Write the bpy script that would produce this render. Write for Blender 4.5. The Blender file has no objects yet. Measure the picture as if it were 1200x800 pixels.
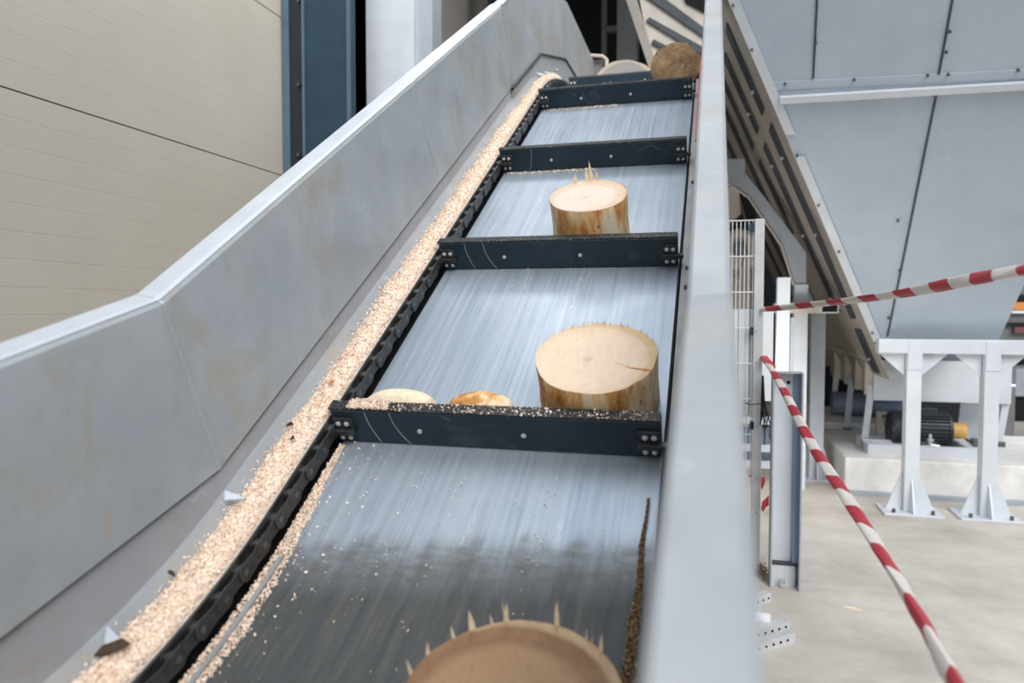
import bpy, bmesh, math, random
import numpy as np
from mathutils import Vector, Matrix, noise
random.seed(7); rng = np.random.default_rng(7)
COL = bpy.context.scene.collection
PI = math.pi
# ------------------------------------------------------------------ camera model (solved from the photograph's vanishing points)
F = 851.0; CZ = 1.5
RM = np.array([[0.964726367, 0.263253906, 0.000646021], [-0.011578385, 0.0399785594, 0.999133452], [-0.262999957, 0.963897866, -0.0416164255]])
def hit(px, py, p, n):
    d = RM.T @ np.array([(px-600)/F, (400-py)/F, 1.0]); o = np.array([0, 0, CZ])
    t = np.dot(np.array(p, float)-o, n)/np.dot(d, n)
    return Vector(o+d*t)
def atY(px, py, y): return hit(px, py, (0, y, 0), (0, 1, 0))
# ------------------------------------------------------------------ object helpers
def tag(o, label=None, cat=None, group=None, kind=None):
    if label: o['label'] = label
    if cat: o['category'] = cat
    if group: o['group'] = group
    if kind: o['kind'] = kind
    return o
def empty(name, loc=(0, 0, 0), rot=None):
    o = bpy.data.objects.new(name, None); COL.objects.link(o); o.empty_display_size = .1
    if rot is not None: o.matrix_world = Matrix.Translation(loc) @ rot.to_4x4()
    else: o.location = loc
    return o
def mesh_obj(name, verts, faces, mat, parent=None, smooth=False, uvs=None, bevel=0, seg=2, mats=None, fmat=None, world=True, solid=0):
    me = bpy.data.meshes.new(name); me.from_pydata([tuple(v) for v in verts], [], faces); me.update()
    if mats:
        for m in mats: me.materials.append(m)
        if fmat is not None: me.polygons.foreach_set('material_index', fmat)
    elif mat: me.materials.append(mat)
    if uvs is not None:
        l = me.uv_layers.new(name='UVMap')
        for p in me.polygons:
            for li in p.loop_indices: l.data[li].uv = uvs[me.loops[li].vertex_index]
    if smooth: me.polygons.foreach_set('use_smooth', [True]*len(me.polygons))
    o = bpy.data.objects.new(name, me); COL.objects.link(o)
    if parent:
        o.parent = parent
        if world: o.matrix_parent_inverse = wm(parent).inverted()
    if solid:
        m = o.modifiers.new('s', 'SOLIDIFY'); m.thickness = solid; m.offset = 0
    if bevel:
        m = o.modifiers.new('b', 'BEVEL'); m.width = bevel; m.segments = seg; m.limit_method = 'ANGLE'; m.angle_limit = .6
    return o
def wm(o):
    m = o.matrix_local.copy() if o.parent is None else wm(o.parent) @ o.matrix_parent_inverse @ o.matrix_basis
    return m if o.parent else o.matrix_basis.copy()
class MB:
    def __init__(s): s.v = []; s.f = []
    def add(s, v, f):
        b = len(s.v); s.v += [Vector(q) for q in v]; s.f += [[b+i for i in q] for q in f]; return s
    def hexa(s, a):       # 8 points: bottom 4, top 4
        return s.add(a, [(3, 2, 1, 0), (4, 5, 6, 7), (0, 1, 5, 4), (1, 2, 6, 5), (2, 3, 7, 6), (3, 0, 4, 7)])
    def box(s, c, sz, R=None):
        R = R or Matrix.Identity(3); c = Vector(c); x, y, z = [q/2 for q in sz]
        return s.hexa([c+R@Vector(p) for p in ((-x, -y, -z), (x, -y, -z), (x, y, -z), (-x, y, -z), (-x, -y, z), (x, -y, z), (x, y, z), (-x, y, z))])
    def bb(s, x0, x1, y0, y1, z0, z1): return s.box(((x0+x1)/2, (y0+y1)/2, (z0+z1)/2), (abs(x1-x0), abs(y1-y0), abs(z1-z0)))
    def prism(s, pts, ext):
        pts = [Vector(p) for p in pts]; ext = Vector(ext); n = len(pts)
        return s.add(pts+[p+ext for p in pts], [list(range(n))[::-1], list(range(n, 2*n))]+[(i, (i+1) % n, n+(i+1) % n, n+i) for i in range(n)])
    def bar(s, a, b, w, h, up=(0, 0, 1)):
        a = Vector(a); b = Vector(b); d = (b-a).normalized(); up = Vector(up)
        sd = d.cross(up).normalized(); u = sd.cross(d)
        q = [(-w/2, -h/2), (w/2, -h/2), (w/2, h/2), (-w/2, h/2)]
        return s.hexa([a+sd*i+u*j for i, j in q]+[b+sd*i+u*j for i, j in q])
    def cyl(s, a, b, r, n=20, r2=None, prof=None):
        a = Vector(a); b = Vector(b); d = (b-a); L = d.length; d.normalize()
        x = d.orthogonal().normalized(); y = d.cross(x)
        prof = prof or [(0, r), (1, r if r2 is None else r2)]
        vs = []
        for t, rr in prof: vs += [a+d*L*t+(x*math.cos(2*PI*i/n)+y*math.sin(2*PI*i/n))*rr for i in range(n)]
        m = len(prof); fs = [list(range(n))[::-1], list(range((m-1)*n, m*n))]
        for k in range(m-1): fs += [(k*n+i, k*n+(i+1) % n, (k+1)*n+(i+1) % n, (k+1)*n+i) for i in range(n)]
        return s.add(vs, fs)
    def tube(s, pts, r, n=8):
        pts = [Vector(p) for p in pts]; vs = []; fs = []; x = None
        for k, p in enumerate(pts):
            d = (pts[min(k+1, len(pts)-1)]-pts[max(k-1, 0)]).normalized()
            if x is None: x = d.orthogonal().normalized()
            x = (x-d*x.dot(d)).normalized(); y = d.cross(x)
            vs += [p+(x*math.cos(2*PI*i/n)+y*math.sin(2*PI*i/n))*r for i in range(n)]
        for k in range(len(pts)-1): fs += [(k*n+i, k*n+(i+1) % n, (k+1)*n+(i+1) % n, (k+1)*n+i) for i in range(n)]
        fs += [list(range(n))[::-1], list(range((len(pts)-1)*n, len(pts)*n))]
        return s.add(vs, fs)
    def build(s, name, mat, parent=None, **k): return mesh_obj(name, s.v, s.f, mat, parent, **k)
# ------------------------------------------------------------------ materials
class NT:
    def __init__(s, name):
        s.m = bpy.data.materials.new(name); s.m.use_nodes = True; s.t = s.m.node_tree; s.b = s.t.nodes['Principled BSDF']
    def n(s, typ, **k):
        o = s.t.nodes.new(typ)
        for a, v in k.items():
            if a.startswith('i_'): o.inputs[a[2:].replace('_', ' ')].default_value = v
            else: setattr(o, a, v)
        return o
    def l(s, a, b): s.t.links.new(a, b)
    def coord(s, kind='Object', scale=(1, 1, 1), loc=(0, 0, 0), rot=(0, 0, 0)):
        c = s.n('ShaderNodeTexCoord'); mp = s.n('ShaderNodeMapping'); mp.inputs['Scale'].default_value = scale
        mp.inputs['Location'].default_value = loc; mp.inputs['Rotation'].default_value = rot
        s.l(c.outputs[kind], mp.inputs[0]); return mp.outputs[0]
    def noise(s, co, scale=5, detail=4, rough=.6, dist=0):
        o = s.n('ShaderNodeTexNoise'); o.inputs['Scale'].default_value = scale; o.inputs['Detail'].default_value = detail
        o.inputs['Roughness'].default_value = rough; o.inputs['Distortion'].default_value = dist; s.l(co, o.inputs[0]); return o.outputs[0]
    def ramp(s, f, stops):
        o = s.n('ShaderNodeValToRGB'); e = o.color_ramp.elements
        while len(e) < len(stops): e.new(.5)
        for q, (p, c) in zip(e, stops): q.position = p; q.color = (c, c, c, 1) if not hasattr(c, '__len__') else (*c, 1)
        s.l(f, o.inputs[0]); return o.outputs[0]
    def mix(s, f, a, b, mode='MIX'):
        o = s.n('ShaderNodeMix', data_type='RGBA', blend_type=mode)
        for inp, v in ((o.inputs[0], f), (o.inputs[6], a), (o.inputs[7], b)):
            if hasattr(v, 'links'): s.l(v, inp)
            elif hasattr(v, '__len__'): inp.default_value = (*v, 1)
            else: inp.default_value = v
        return o.outputs[2]
    def math(s, op, a, b=0, c=None):
        o = s.n('ShaderNodeMath', operation=op)
        for i, v in enumerate((a, b) if c is None else (a, b, c)):
            if hasattr(v, 'links'): s.l(v, o.inputs[i])
            else: o.inputs[i].default_value = v
        return o.outputs[0]
    def bump(s, h, strength=.3, dist=.01):
        o = s.n('ShaderNodeBump'); o.inputs['Strength'].default_value = strength; o.inputs['Distance'].default_value = dist
        s.l(h, o.inputs['Height']); s.l(o.outputs[0], s.b.inputs['Normal'])
    def set(s, col=None, rough=None, metal=None, spec=None):
        for k, v in (('Base Color', col), ('Roughness', rough), ('Metallic', metal), ('Specular IOR Level', spec)):
            if v is None: continue
            if hasattr(v, 'links'): s.l(v, s.b.inputs[k])
            elif hasattr(v, '__len__'): s.b.inputs[k].default_value = (*v, 1)
            else: s.b.inputs[k].default_value = v
        return s.m
def blobs(m, pts, col):
    t = NT.__new__(NT); t.m = m; t.t = m.node_tree; t.b = t.t.nodes['Principled BSDF']
    src = t.b.inputs['Base Color'].links[0].from_socket
    co = t.coord(); n1 = t.noise(co, 26, 5, .75); n2 = t.noise(co, 7, 4)
    for (p, sz, amt) in pts:
        mp = t.n('ShaderNodeMapping', vector_type='POINT'); mp.inputs['Scale'].default_value = tuple(1/q for q in sz); mp.inputs['Location'].default_value = tuple(-a/q for a, q in zip(p, sz))
        t.l(co, mp.inputs[0]); ln = t.n('ShaderNodeVectorMath', operation='LENGTH'); t.l(mp.outputs[0], ln.inputs[0])
        d = t.math('ADD', ln.outputs['Value'], t.math('MULTIPLY', t.math('SUBTRACT', n2, .5), 1.6))
        f = t.math('MULTIPLY', t.math('MULTIPLY', t.ramp(d, [(.2, 1.), (1., 0.)]), t.ramp(n1, [(.3, .25), (.62, 1.)])), amt)
        src = t.mix(f, src, col)
    t.l(src, t.b.inputs['Base Color'])
def simple(name, col, rough=.5, metal=0, var=.12, scale=6, bump=0):
    t = NT(name); co = t.coord(); n = t.noise(co, scale, 5)
    a = tuple(c*(1-var) for c in col); b = tuple(min(1, c*(1+var)) for c in col)
    t.set(t.ramp(n, [(.3, a), (.7, b)]), t.ramp(t.noise(co, scale*3, 3), [(.3, max(0, rough-.06)), (.7, min(1, rough+.06))]), metal)
    if bump: t.bump(t.noise(co, scale*12, 3), bump)
    return t.m
def steel(name, a, b, stain=.35, streak=(3, 3, 3), metal=.55, rough=.42, staincol=(.42, .33, .22)):
    t = NT(name); co = t.coord(scale=streak); c1 = t.coord()
    n1 = t.noise(co, 1.2, 6, .6); n2 = t.noise(c1, 3.5, 5, .65, .4)
    base = t.ramp(n1, [(.3, a), (.7, b)])
    st = t.math('MULTIPLY', t.ramp(n2, [(.50, 0.), (.68, 1.)]), t.ramp(t.noise(c1, 28, 4, .7), [(.30, .15), (.6, 1.)]))
    col = t.mix(t.math('MULTIPLY', st, stain), base, staincol)
    # fine pale scratches
    w = t.noise(t.coord(scale=(2, 2, 2), rot=(.5, .4, 0)), 1.5, 2, .5, 1.5)
    sc = t.math('MULTIPLY', t.ramp(w, [(.494, 0.), (.5, 1.), (.506, 0.)]), t.ramp(t.noise(c1, 2.2, 2), [(.55, 0.), (.65, .35)]))
    col = t.mix(sc, col, (.72, .75, .78))
    t.set(col, t.ramp(t.noise(c1, 9, 5), [(.3, rough-.07), (.7, rough+.1)]), metal)
    t.bump(t.noise(c1, 90, 3), .03, .002)
    return t.m
M = {}
M['panel'] = steel('galvanised_panel', (.42, .455, .48), (.53, .565, .585), .55, metal=.2, rough=.45)
M['sheet'] = steel('grey_sheet', (.27, .275, .28), (.34, .345, .35), .6, metal=.2, rough=.6)
M['lower'] = steel('lower_sheet', (.40, .42, .45), (.49, .51, .54), .35, metal=.2, rough=.5)
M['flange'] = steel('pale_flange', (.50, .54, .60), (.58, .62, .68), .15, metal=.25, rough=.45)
M['rail'] = steel('worn_rail', (.34, .365, .39), (.42, .44, .455), .35, metal=.2, rough=.5)
M['hopper'] = steel('painted_sheet', (.42, .49, .57), (.48, .55, .625), .0, metal=.15, rough=.5)
M['frame'] = simple('pale_grey_paint', (.62, .66, .71), .45, .05, .06)
M['framed'] = simple('mid_grey_paint', (.38, .42, .47), .5, .1, .08)
M['galv'] = steel('galvanised_profile', (.55, .57, .58), (.68, .69, .70), .1, (12, 12, 12), .3)
M['black'] = simple('black_iron', (.012, .014, .016), .5, .3, .4, 20, .1)
M['chain'] = simple('dirty_chain_steel', (.055, .058, .058), .40, .5, .5, 40, .15)
M['pin'] = simple('bright_pin_steel', (.17, .17, .165), .35, .9, .2, 60)
M['bolt'] = simple('zinc_bolt', (.62, .64, .67), .35, .5, .1, 60)
M['gap'] = simple('dark_gap', (.008, .008, .009), .9)
M['white'] = simple('white_sheet', (.78, .81, .84), .5, 0, .04)
M['darkside'] = simple('dark_strip', (.06, .07, .08), .55, .2, .2)
M['brownside'] = steel('dusty_side_sheet', (.42, .385, .34), (.54, .50, .45), .2, metal=.2, rough=.6)
M['cream'] = simple('dusty_cream_sheet', (.60, .54, .47), .6, 0, .12, 4)
M['motor'] = simple('black_motor_paint', (.03, .035, .045), .4, .2, .2)
M['amber'] = simple('amber_paint', (.70, .26, .05), .5, 0, .1)
M['orange'] = simple('orange_paint', (.66, .38, .11), .5, 0, .1)
M['drum'] = simple('blue_grey_drum', (.24, .30, .40), .4, .4, .15)
M['interior'] = simple('dark_interior', (.012, .013, .015), .9)
M['greycol'] = simple('grey_column_paint', (.16, .165, .16), .6)
M['redrope'] = simple('red_rope', (.75, .05, .06), .5)
M['cable'] = simple('black_cable', (.01, .01, .012), .4)
M['redscrap'] = simple('red_film', (.75, .05, .07), .4)
M['concrete'] = simple('pale_concrete', (.76, .75, .73), .85, 0, .15, 5, .15)
M['splinter'] = simple('pale_splinter', (.80, .66, .48), .7, 0, .15, 60)
M['bark'] = simple('dark_bark', (.09, .05, .03), .85, 0, .5, 40, .6)
def flight_mat():
    t = NT('blue_black_paint'); co = t.coord(); g = t.n('ShaderNodeNewGeometry')
    base = t.ramp(t.noise(co, 4, 4), [(.3, (.010, .022, .034)), (.7, (.018, .036, .052))])
    w = t.noise(co, 3.1, 2, .5, 1.2)
    scr = t.math('MULTIPLY', t.ramp(w, [(.498, 0.), (.5, .35), (.502, 0.)]), t.ramp(t.noise(co, 2.5, 1), [(.56, 0.), (.66, 1.)]))
    col = t.mix(scr, base, (.45, .48, .5))
    smu = t.math('MULTIPLY', t.ramp(t.noise(co, 5, 6, .7), [(.58, 0.), (.75, .25)]), 1.0)
    col = t.mix(smu, col, (.16, .19, .2))
    t.set(col, .34, .15); t.bump(t.noise(co, 60, 3), .04, .002); return t.m
M['flight'] = flight_mat()
def flight_top():
    t = NT('dusty_black_top'); co = t.coord()
    col = t.mix(t.ramp(t.noise(co, 120, 3, .7), [(.60, 0.), (.66, .7)]), (.012, .014, .016), (.45, .38, .3))
    t.set(col, .6, .1); t.bump(t.noise(co, 120, 3), .3, .003); return t.m
M['flighttop'] = flight_top()
def deck_mat():
    t = NT('polished_deck')                     # uv: u across in metres, v along in metres
    uv = t.coord('UV', (1, 1, 1)); st = t.coord('UV', (46, .8, 1)); st2 = t.coord('UV', (170, 1.6, 1)); st3 = t.coord('UV', (22, 1.3, 1), (3, 5, 0))
    s1 = t.noise(st, 1, 6, .6); s2 = t.noise(st2, 1, 4, .6)
    base = t.ramp(s1, [(.28, (.235, .285, .345)), (.5, (.31, .365, .43)), (.75, (.40, .455, .52))])
    base = t.mix(t.ramp(s2, [(.45, 0.), (.78, .32)]), base, (.62, .67, .72))
    base = t.mix(t.ramp(s2, [(.22, .35), (.40, 0.)]), base, (.2, .22, .25))
    sep = t.n('ShaderNodeSeparateXYZ'); t.l(uv, sep.inputs[0]); u, v = sep.outputs[0], sep.outputs[1]
    # cloudy wear
    base = t.mix(t.ramp(t.noise(uv, 2.3, 4), [(.4, 0.), (.75, .25)]), base, (.26, .31, .37))
    # long dashes of dried resin and chips
    dash = t.math('MULTIPLY', t.ramp(t.noise(st3, 1, 3, .6), [(.63, 0.), (.68, 1.)]), t.ramp(t.noise(t.coord('UV', (120, 28, 1)), 1, 3, .8), [(.50, 0.), (.58, 1.)]))
    base = t.mix(t.math('MULTIPLY', dash, .6), base, (.66, .62, .56))
    base = t.mix(t.ramp(t.noise(t.coord('UV', (3, 1.6, 1), (9, 2, 0)), 1, 5, .65), [(.48, 0.), (.70, .45)]), base, (.45, .49, .53))
    # small dark scuffs
    sp = t.ramp(t.noise(t.coord('UV', (30, 12, 1), (1, 7, 0)), 1, 3, .8), [(.73, 0.), (.76, .75)])
    base = t.mix(sp, base, (.09, .09, .09))
    # the lower run: grime, plus its darker reflection put into the colour
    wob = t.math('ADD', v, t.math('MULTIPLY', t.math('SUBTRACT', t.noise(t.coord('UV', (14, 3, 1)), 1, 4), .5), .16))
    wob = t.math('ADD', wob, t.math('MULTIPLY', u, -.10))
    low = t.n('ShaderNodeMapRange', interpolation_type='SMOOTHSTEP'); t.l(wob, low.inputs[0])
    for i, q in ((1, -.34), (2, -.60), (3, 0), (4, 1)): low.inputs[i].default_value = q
    grime_reflection = t.ramp(t.noise(t.coord('UV', (34, 2.5, 1)), 1, 6, .7), [(.3, (.022, .022, .019)), (.55, (.052, .050, .043)), (.8, (.15, .13, .095))])
    base = t.mix(t.math('MULTIPLY', low.outputs[0], .9), base, grime_reflection)
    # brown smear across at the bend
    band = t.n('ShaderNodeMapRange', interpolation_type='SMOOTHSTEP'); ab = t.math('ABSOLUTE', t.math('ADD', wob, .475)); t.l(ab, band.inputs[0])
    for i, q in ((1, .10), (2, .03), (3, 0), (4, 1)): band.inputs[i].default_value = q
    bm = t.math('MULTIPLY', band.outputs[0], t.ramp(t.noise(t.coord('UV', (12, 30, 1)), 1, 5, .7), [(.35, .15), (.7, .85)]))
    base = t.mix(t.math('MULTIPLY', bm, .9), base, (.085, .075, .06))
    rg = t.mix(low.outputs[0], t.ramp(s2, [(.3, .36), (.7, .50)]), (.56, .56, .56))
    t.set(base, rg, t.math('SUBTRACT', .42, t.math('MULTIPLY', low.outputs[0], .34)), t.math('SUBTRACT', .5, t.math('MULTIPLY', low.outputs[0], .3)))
    t.bump(s2, .06, .002); return t.m
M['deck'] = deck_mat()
def wall_mat():
    t = NT('ribbed_wall_panel'); co = t.coord(); sep = t.n('ShaderNodeSeparateXYZ'); t.l(co, sep.inputs[0])
    z = t.math('DIVIDE', t.math('SUBTRACT', sep.outputs[2], 2.48-12.5), .125)
    fr = t.math('ABSOLUTE', t.math('SUBTRACT', t.math('FRACT', z), .5))
    rib = t.ramp(fr, [(.465, 0.), (.5, 1.)])
    base = t.ramp(t.noise(co, .8, 3), [(.3, (.47, .43, .37)), (.7, (.54, .495, .43))])
    col = t.mix(t.math('MULTIPLY', rib, .10), base, (.28, .24, .2))
    t.set(col, .62, 0); h = t.math('ADD', t.math('MULTIPLY', rib, -1), t.math('MULTIPLY', t.noise(co, 5, 2), .3)); t.bump(h, .15, .006); return t.m
M['wall'] = wall_mat()
def floor_mat():
    t = NT('dusty_concrete_floor'); co = t.coord(); c2 = t.coord(scale=(.6, 3, 1), rot=(0, 0, .3))
    b = t.ramp(t.noise(co, 1.1, 7, .65, .3), [(.3, (.38, .345, .305)), (.5, (.54, .50, .45)), (.70, (.68, .64, .585))])
    b = t.mix(t.ramp(t.noise(c2, 2.2, 6, .7), [(.5, 0.), (.75, .35)]), b, (.27, .25, .23))
    b = t.mix(t.ramp(t.noise(co, 60, 3, .8), [(.62, 0.), (.7, .3)]), b, (.2, .18, .16))
    t.set(b, .85, 0); t.bump(t.noise(co, 40, 5), .15, .01); return t.m
M['floor'] = floor_mat()
def wood_side(name='stripped_side', hue=0):
    t = NT(name); co = t.coord(scale=(1, 1, .35)); c2 = t.coord(scale=(9, 9, 2.5))
    b = t.ramp(t.noise(co, 17, 5, .6, .3), [(.32, (.33, .11, .03)), (.46, (.66, .33, .10)), (.56, (.78, .52, .26)), (.7, (.86, .72, .50))])
    b = t.mix(t.ramp(t.noise(c2, 2, 4, .7), [(.5, 0.), (.62, .8)]), b, (.85, .74, .56) if not hue else (.40, .22, .10))
    b = t.mix(t.ramp(t.noise(t.coord(), 26, 3), [(.66, 0.), (.72, .8)]), b, (.16, .07, .03))
    t.set(b, .7, 0); t.bump(t.noise(c2, 5, 5), .5, .01); return t.m
M['woodside'] = wood_side(); M['woodside2'] = wood_side('brown_stripped_side', 1)  # second version mixes in brown instead of the pale tone
def wood_face(name, core, rim, R, ringamp=.22, rimstart=.82, edge=(.62, .42, .22), cx=.02):
    t = NT(name); co = t.coord(loc=(cx, .015, 0)); sep = t.n('ShaderNodeSeparateXYZ'); t.l(co, sep.inputs[0])
    r = t.math('SQRT', t.math('ADD', t.math('POWER', sep.outputs[0], 2), t.math('POWER', sep.outputs[1], 2)))
    rr = t.math('ADD', t.math('DIVIDE', r, R), t.math('MULTIPLY', t.math('SUBTRACT', t.noise(co, 9, 4), .5), .10))
    rings = t.math('MULTIPLY', t.math('ADD', t.math('SINE', t.math('MULTIPLY', rr, 95)), 1), .5)
    base = t.mix(t.ramp(rr, [(rimstart-.12, 0.), (rimstart, 1.)]), core, rim)
    base = t.mix(t.ramp(rr, [(.95, 0.), (1.0, 1.)]), base, edge)
    base = t.mix(t.math('MULTIPLY', rings, ringamp), base, tuple(c*.72 for c in core))
    base = t.mix(t.ramp(t.noise(t.coord(scale=(1, .15, 1), rot=(0, 0, .4)), 110, 3, .8), [(.5, 0.), (.75, .35)]), base, tuple(c*.7 for c in rim))
    base = t.mix(t.ramp(t.noise(t.coord(scale=(1, .3, 1), rot=(0, 0, .9)), 45, 5, .7), [(.45, 0.), (.7, .45)]), base, tuple(c*.80 for c in core))
    base = t.mix(t.ramp(t.noise(co, 12, 4), [(.5, 0.), (.8, .4)]), base, tuple(min(1, c*1.15) for c in core))
    base = t.mix(t.ramp(rr, [(.03, .55), (.10, 0.)]), base, tuple(c*.62 for c in core))
    t.set(base, .75, 0); t.bump(t.noise(t.coord(scale=(1, .2, 1)), 130, 3), .12, .003); return t.m
M['face_pale'] = wood_face('pale_sawn_face', (.76, .60, .455), (.72, .55, .40), .18, .16, .9)
M['face_up'] = wood_face('cream_sawn_face', (.72, .60, .50), (.64, .48, .36), .17, .30)
M['face_near'] = wood_face('shaded_tan_face', (.33, .205, .112), (.215, .11, .055), .205, .12, .80, (.46, .33, .19))  # front log: its shadow is put into the darker face colour
def old_face():
    t = NT('weathered_face'); co = t.coord()
    b = t.ramp(t.noise(co, 9, 7, .7, .5), [(.3, (.10, .055, .025)), (.5, (.23, .14, .07)), (.7, (.36, .25, .14))])
    b = t.mix(t.ramp(t.noise(co, 30, 4), [(.62, 0.), (.7, .7)]), b, (.45, .36, .25))
    t.set(b, .85, 0); t.bump(t.noise(co, 25, 6, .7), .9, .02); return t.m
M['face_old'] = old_face()
M['face_grey'] = wood_face('grey_sawn_face', (.34, .31, .28), (.34, .31, .28), .27, .2, .80, (.62, .50, .36), 0)
def dust_mat(name, a, b, c):
    t = NT(name); co = t.coord()
    t.set(t.ramp(t.noise(co, 160, 2, .7), [(.3, a), (.5, b), (.72, c)]), .85, 0); t.bump(t.noise(co, 180, 3), .5, .004); return t.m
M['dust'] = dust_mat('fresh_sawdust', (.80, .58, .43), (.95, .79, .65), (1., .92, .82))
M['dustdark'] = dust_mat('rusty_dust', (.10, .06, .03), (.30, .19, .09), (.50, .36, .2))
def tape_mat():
    t = NT('barrier_film'); uv = t.coord('UV'); sep = t.n('ShaderNodeSeparateXYZ'); t.l(uv, sep.inputs[0])
    q = t.math('ADD', sep.outputs[0], t.math('MULTIPLY', t.math('ABSOLUTE', t.math('SUBTRACT', sep.outputs[1], .5)), .35))
    k = t.math('GREATER_THAN', t.math('FRACT', q), .5)
    col = t.mix(k, (.66, .61, .56), (.40, .025, .04)); t.set(col, .45, 0)
    t.b.inputs['Transmission Weight'].default_value = 0; return t.m
M['tape'] = tape_mat()
# ------------------------------------------------------------------ conveyor coordinates: s along the run, n off the deck
O = Vector((0, 2.06879, CZ-.41368)); T1 = .5651; T2 = .2828
def D(th): return Vector((0, math.cos(th), math.sin(th)))
def N(th): return Vector((0, -math.sin(th), math.cos(th)))
S0, R1, S1, R2 = -.37, 2.24, 3.5, 2.0
def top_arc(s):
    C_ = O+D(T1)*S1-N(T1)*R2; th = max(T1-(s-S1)/R2, 0.0)
    p = C_+N(th)*R2
    ov = s-S1-R2*T1
    if ov > 0: p = p+D(0)*ov
    return p, th
def base(s):
    if s > S1: return top_arc(s)
    if s >= S0: return O+D(T1)*s, T1
    ph = min((S0-s)/R1, T1-T2); th = T1-ph
    C_ = O+D(T1)*S0+N(T1)*R1; p = C_-N(th)*R1
    ov = (S0-s)-R1*(T1-T2)
    if ov > 0: p = p-D(T2)*ov
    return p, th
def P(x, s, n=0):
    p, th = base(s); q = p+N(th)*n; return Vector((x, q.y, q.z))
def K(x, s, n=0):                     # the folded side panels: a sharp kink instead of the bend
    if s > S1:
        p, th = top_arc(s); q = p+N(th)*n; return Vector((x, q.y, q.z))
    sk = -.38+.142*n
    if s >= sk: q = O+D(T1)*s+N(T1)*n
    else: q = O+D(T1)*sk+N(T1)*n-D(T2)*(sk-s)
    return Vector((x, q.y, q.z))
def rotf(s):                          # frame matrix: X across, Y along, Z off the deck
    th = base(s)[1]; return Matrix(((1, 0, 0), (0, math.cos(th), -math.sin(th)), (0, math.sin(th), math.cos(th))))
def ext(fn, prof, ss, closed=False):
    vs = []; fs = []; m = len(prof)
    for s in ss: vs += [fn(x, s, n) for x, n in prof]
    for k in range(len(ss)-1):
        for i in range(m if closed else m-1):
            j = (i+1) % m; fs.append((k*m+i, k*m+j, (k+1)*m+j, (k+1)*m+i))
    if closed: fs += [list(range(m))[::-1], list(range((len(ss)-1)*m, len(ss)*m))]
    return vs, fs
def strip(name, fn, prof, ss, mat, parent, closed=True, **k):
    vs, fs = ext(fn, prof, ss, closed); return mesh_obj(name, vs, fs, mat, parent, **k)
XL, XR = -1.124, -.124
bend_s = [S0-R1*(T1-T2)*i/14 for i in range(15)][::-1]; arc_s = [S1+R2*T1*i/14 for i in range(15)]
SS = [-2.4]+bend_s+[0, 1, 2, 3]+arc_s+[5.4]
PX = lambda px, py: tuple(hit(px, py, (-1.268, 0, 0), (1, 0, 0)))
blobs(M['panel'], [(PX(232, 388), (.5, .05, .04), .75), (PX(262, 440), (.5, .10, .09), .6), (PX(285, 480), (.5, .06, .05), .5), (PX(104, 505), (.5, .018, .15), .6), (PX(127, 610), (.5, .02, .05), .7),
                   (PX(390, 300), (.5, .22, .07), .35), (PX(560, 110), (.5, .3, .1), .4), (PX(600, 40), (.5, .35, .12), .4), (PX(640, 60), (.5, .5, .15), .5)], (.50, .42, .32))
# ------------------------------------------------------------------ setting
def struct(name, mb, mat, **k): o = mb.build(name, mat, **k); o['kind'] = 'structure'; return o
struct('floor', MB().bb(-3, 9, -4, 13.1, -.12, 0), M['floor'])
w = MB().bb(-3.2, -3, -4, 13, 0, 1.352); w.bb(-3.2, -3, -4, 13, 1.36, 2.476); w.bb(-3.2, -3, -4, 13, 2.484, 3.60); w.bb(-3.2, -3, -4, 13, 3.608, 8)
w.bb(-3.19, -3.02, -4, 13, 1.3, 3.7)
struct('wall_left', w, M['wall'])
struct('wall_back', MB().bb(-3, 9, 12.6, 12.8, 0, 8), M['interior'])
struct('ceiling', MB().bb(-3.2, 9, 5.0, 13, 7.2, 7.4), M['interior'])
# dark steel building column
t = empty('steel_column', (-2.75, 4.8, 0)); tag(t, 'dark petrol blue steel column standing against the beige ribbed wall', 'column')
xa = [atY(p, 100, 4.68).x for p in (331, 339, 357, 409, 425)]
M['petrol'] = simple('petrol_paint', (.022, .055, .085), .42, .25, .15); M['petroldk'] = simple('petrol_shadow_paint', (.008, .016, .026), .5)  # second is a shaded copy: recess and side shade put into the colour
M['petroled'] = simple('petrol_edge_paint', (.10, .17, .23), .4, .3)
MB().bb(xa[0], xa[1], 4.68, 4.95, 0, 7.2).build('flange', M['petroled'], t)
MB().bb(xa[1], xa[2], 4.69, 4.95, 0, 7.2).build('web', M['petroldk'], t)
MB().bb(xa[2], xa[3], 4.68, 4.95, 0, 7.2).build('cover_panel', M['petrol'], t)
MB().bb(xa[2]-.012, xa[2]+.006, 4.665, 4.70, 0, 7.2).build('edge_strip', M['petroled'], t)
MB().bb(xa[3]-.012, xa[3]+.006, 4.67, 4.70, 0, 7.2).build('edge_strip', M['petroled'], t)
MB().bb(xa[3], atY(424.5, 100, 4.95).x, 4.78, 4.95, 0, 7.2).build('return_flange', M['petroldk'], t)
for py in (2, 100, 182):
    p = atY(352, py, 4.69); MB().cyl(p, p+Vector((0, -.03, 0)), .014, 6).build('bolt', M['pin'], t)
t = empty('steel_column', (-2.4, 5.6, 0)); tag(t, 'pale grey square column just right of the dark blue column', 'column')
xa = [atY(p, 60, 5.35).x for p in (424, 483, 504)]
MB().bb(xa[0], xa[1], 5.35, 5.7, 0, 7.2).build('shaft', M['frame'], t)
MB().bb(xa[1]+.004, xa[2], 5.40, 5.6, 0, 7.2).build('corner_trim', M['framed'], t)
tag(MB().bb(atY(572, 5, 8.8).x, atY(592, 5, 8.8).x, 8.8, 9.1, 0, 7.2).build('steel_column', M['petrol']), 'distant dark blue column behind the top of the left conveyor side', 'column')
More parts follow.
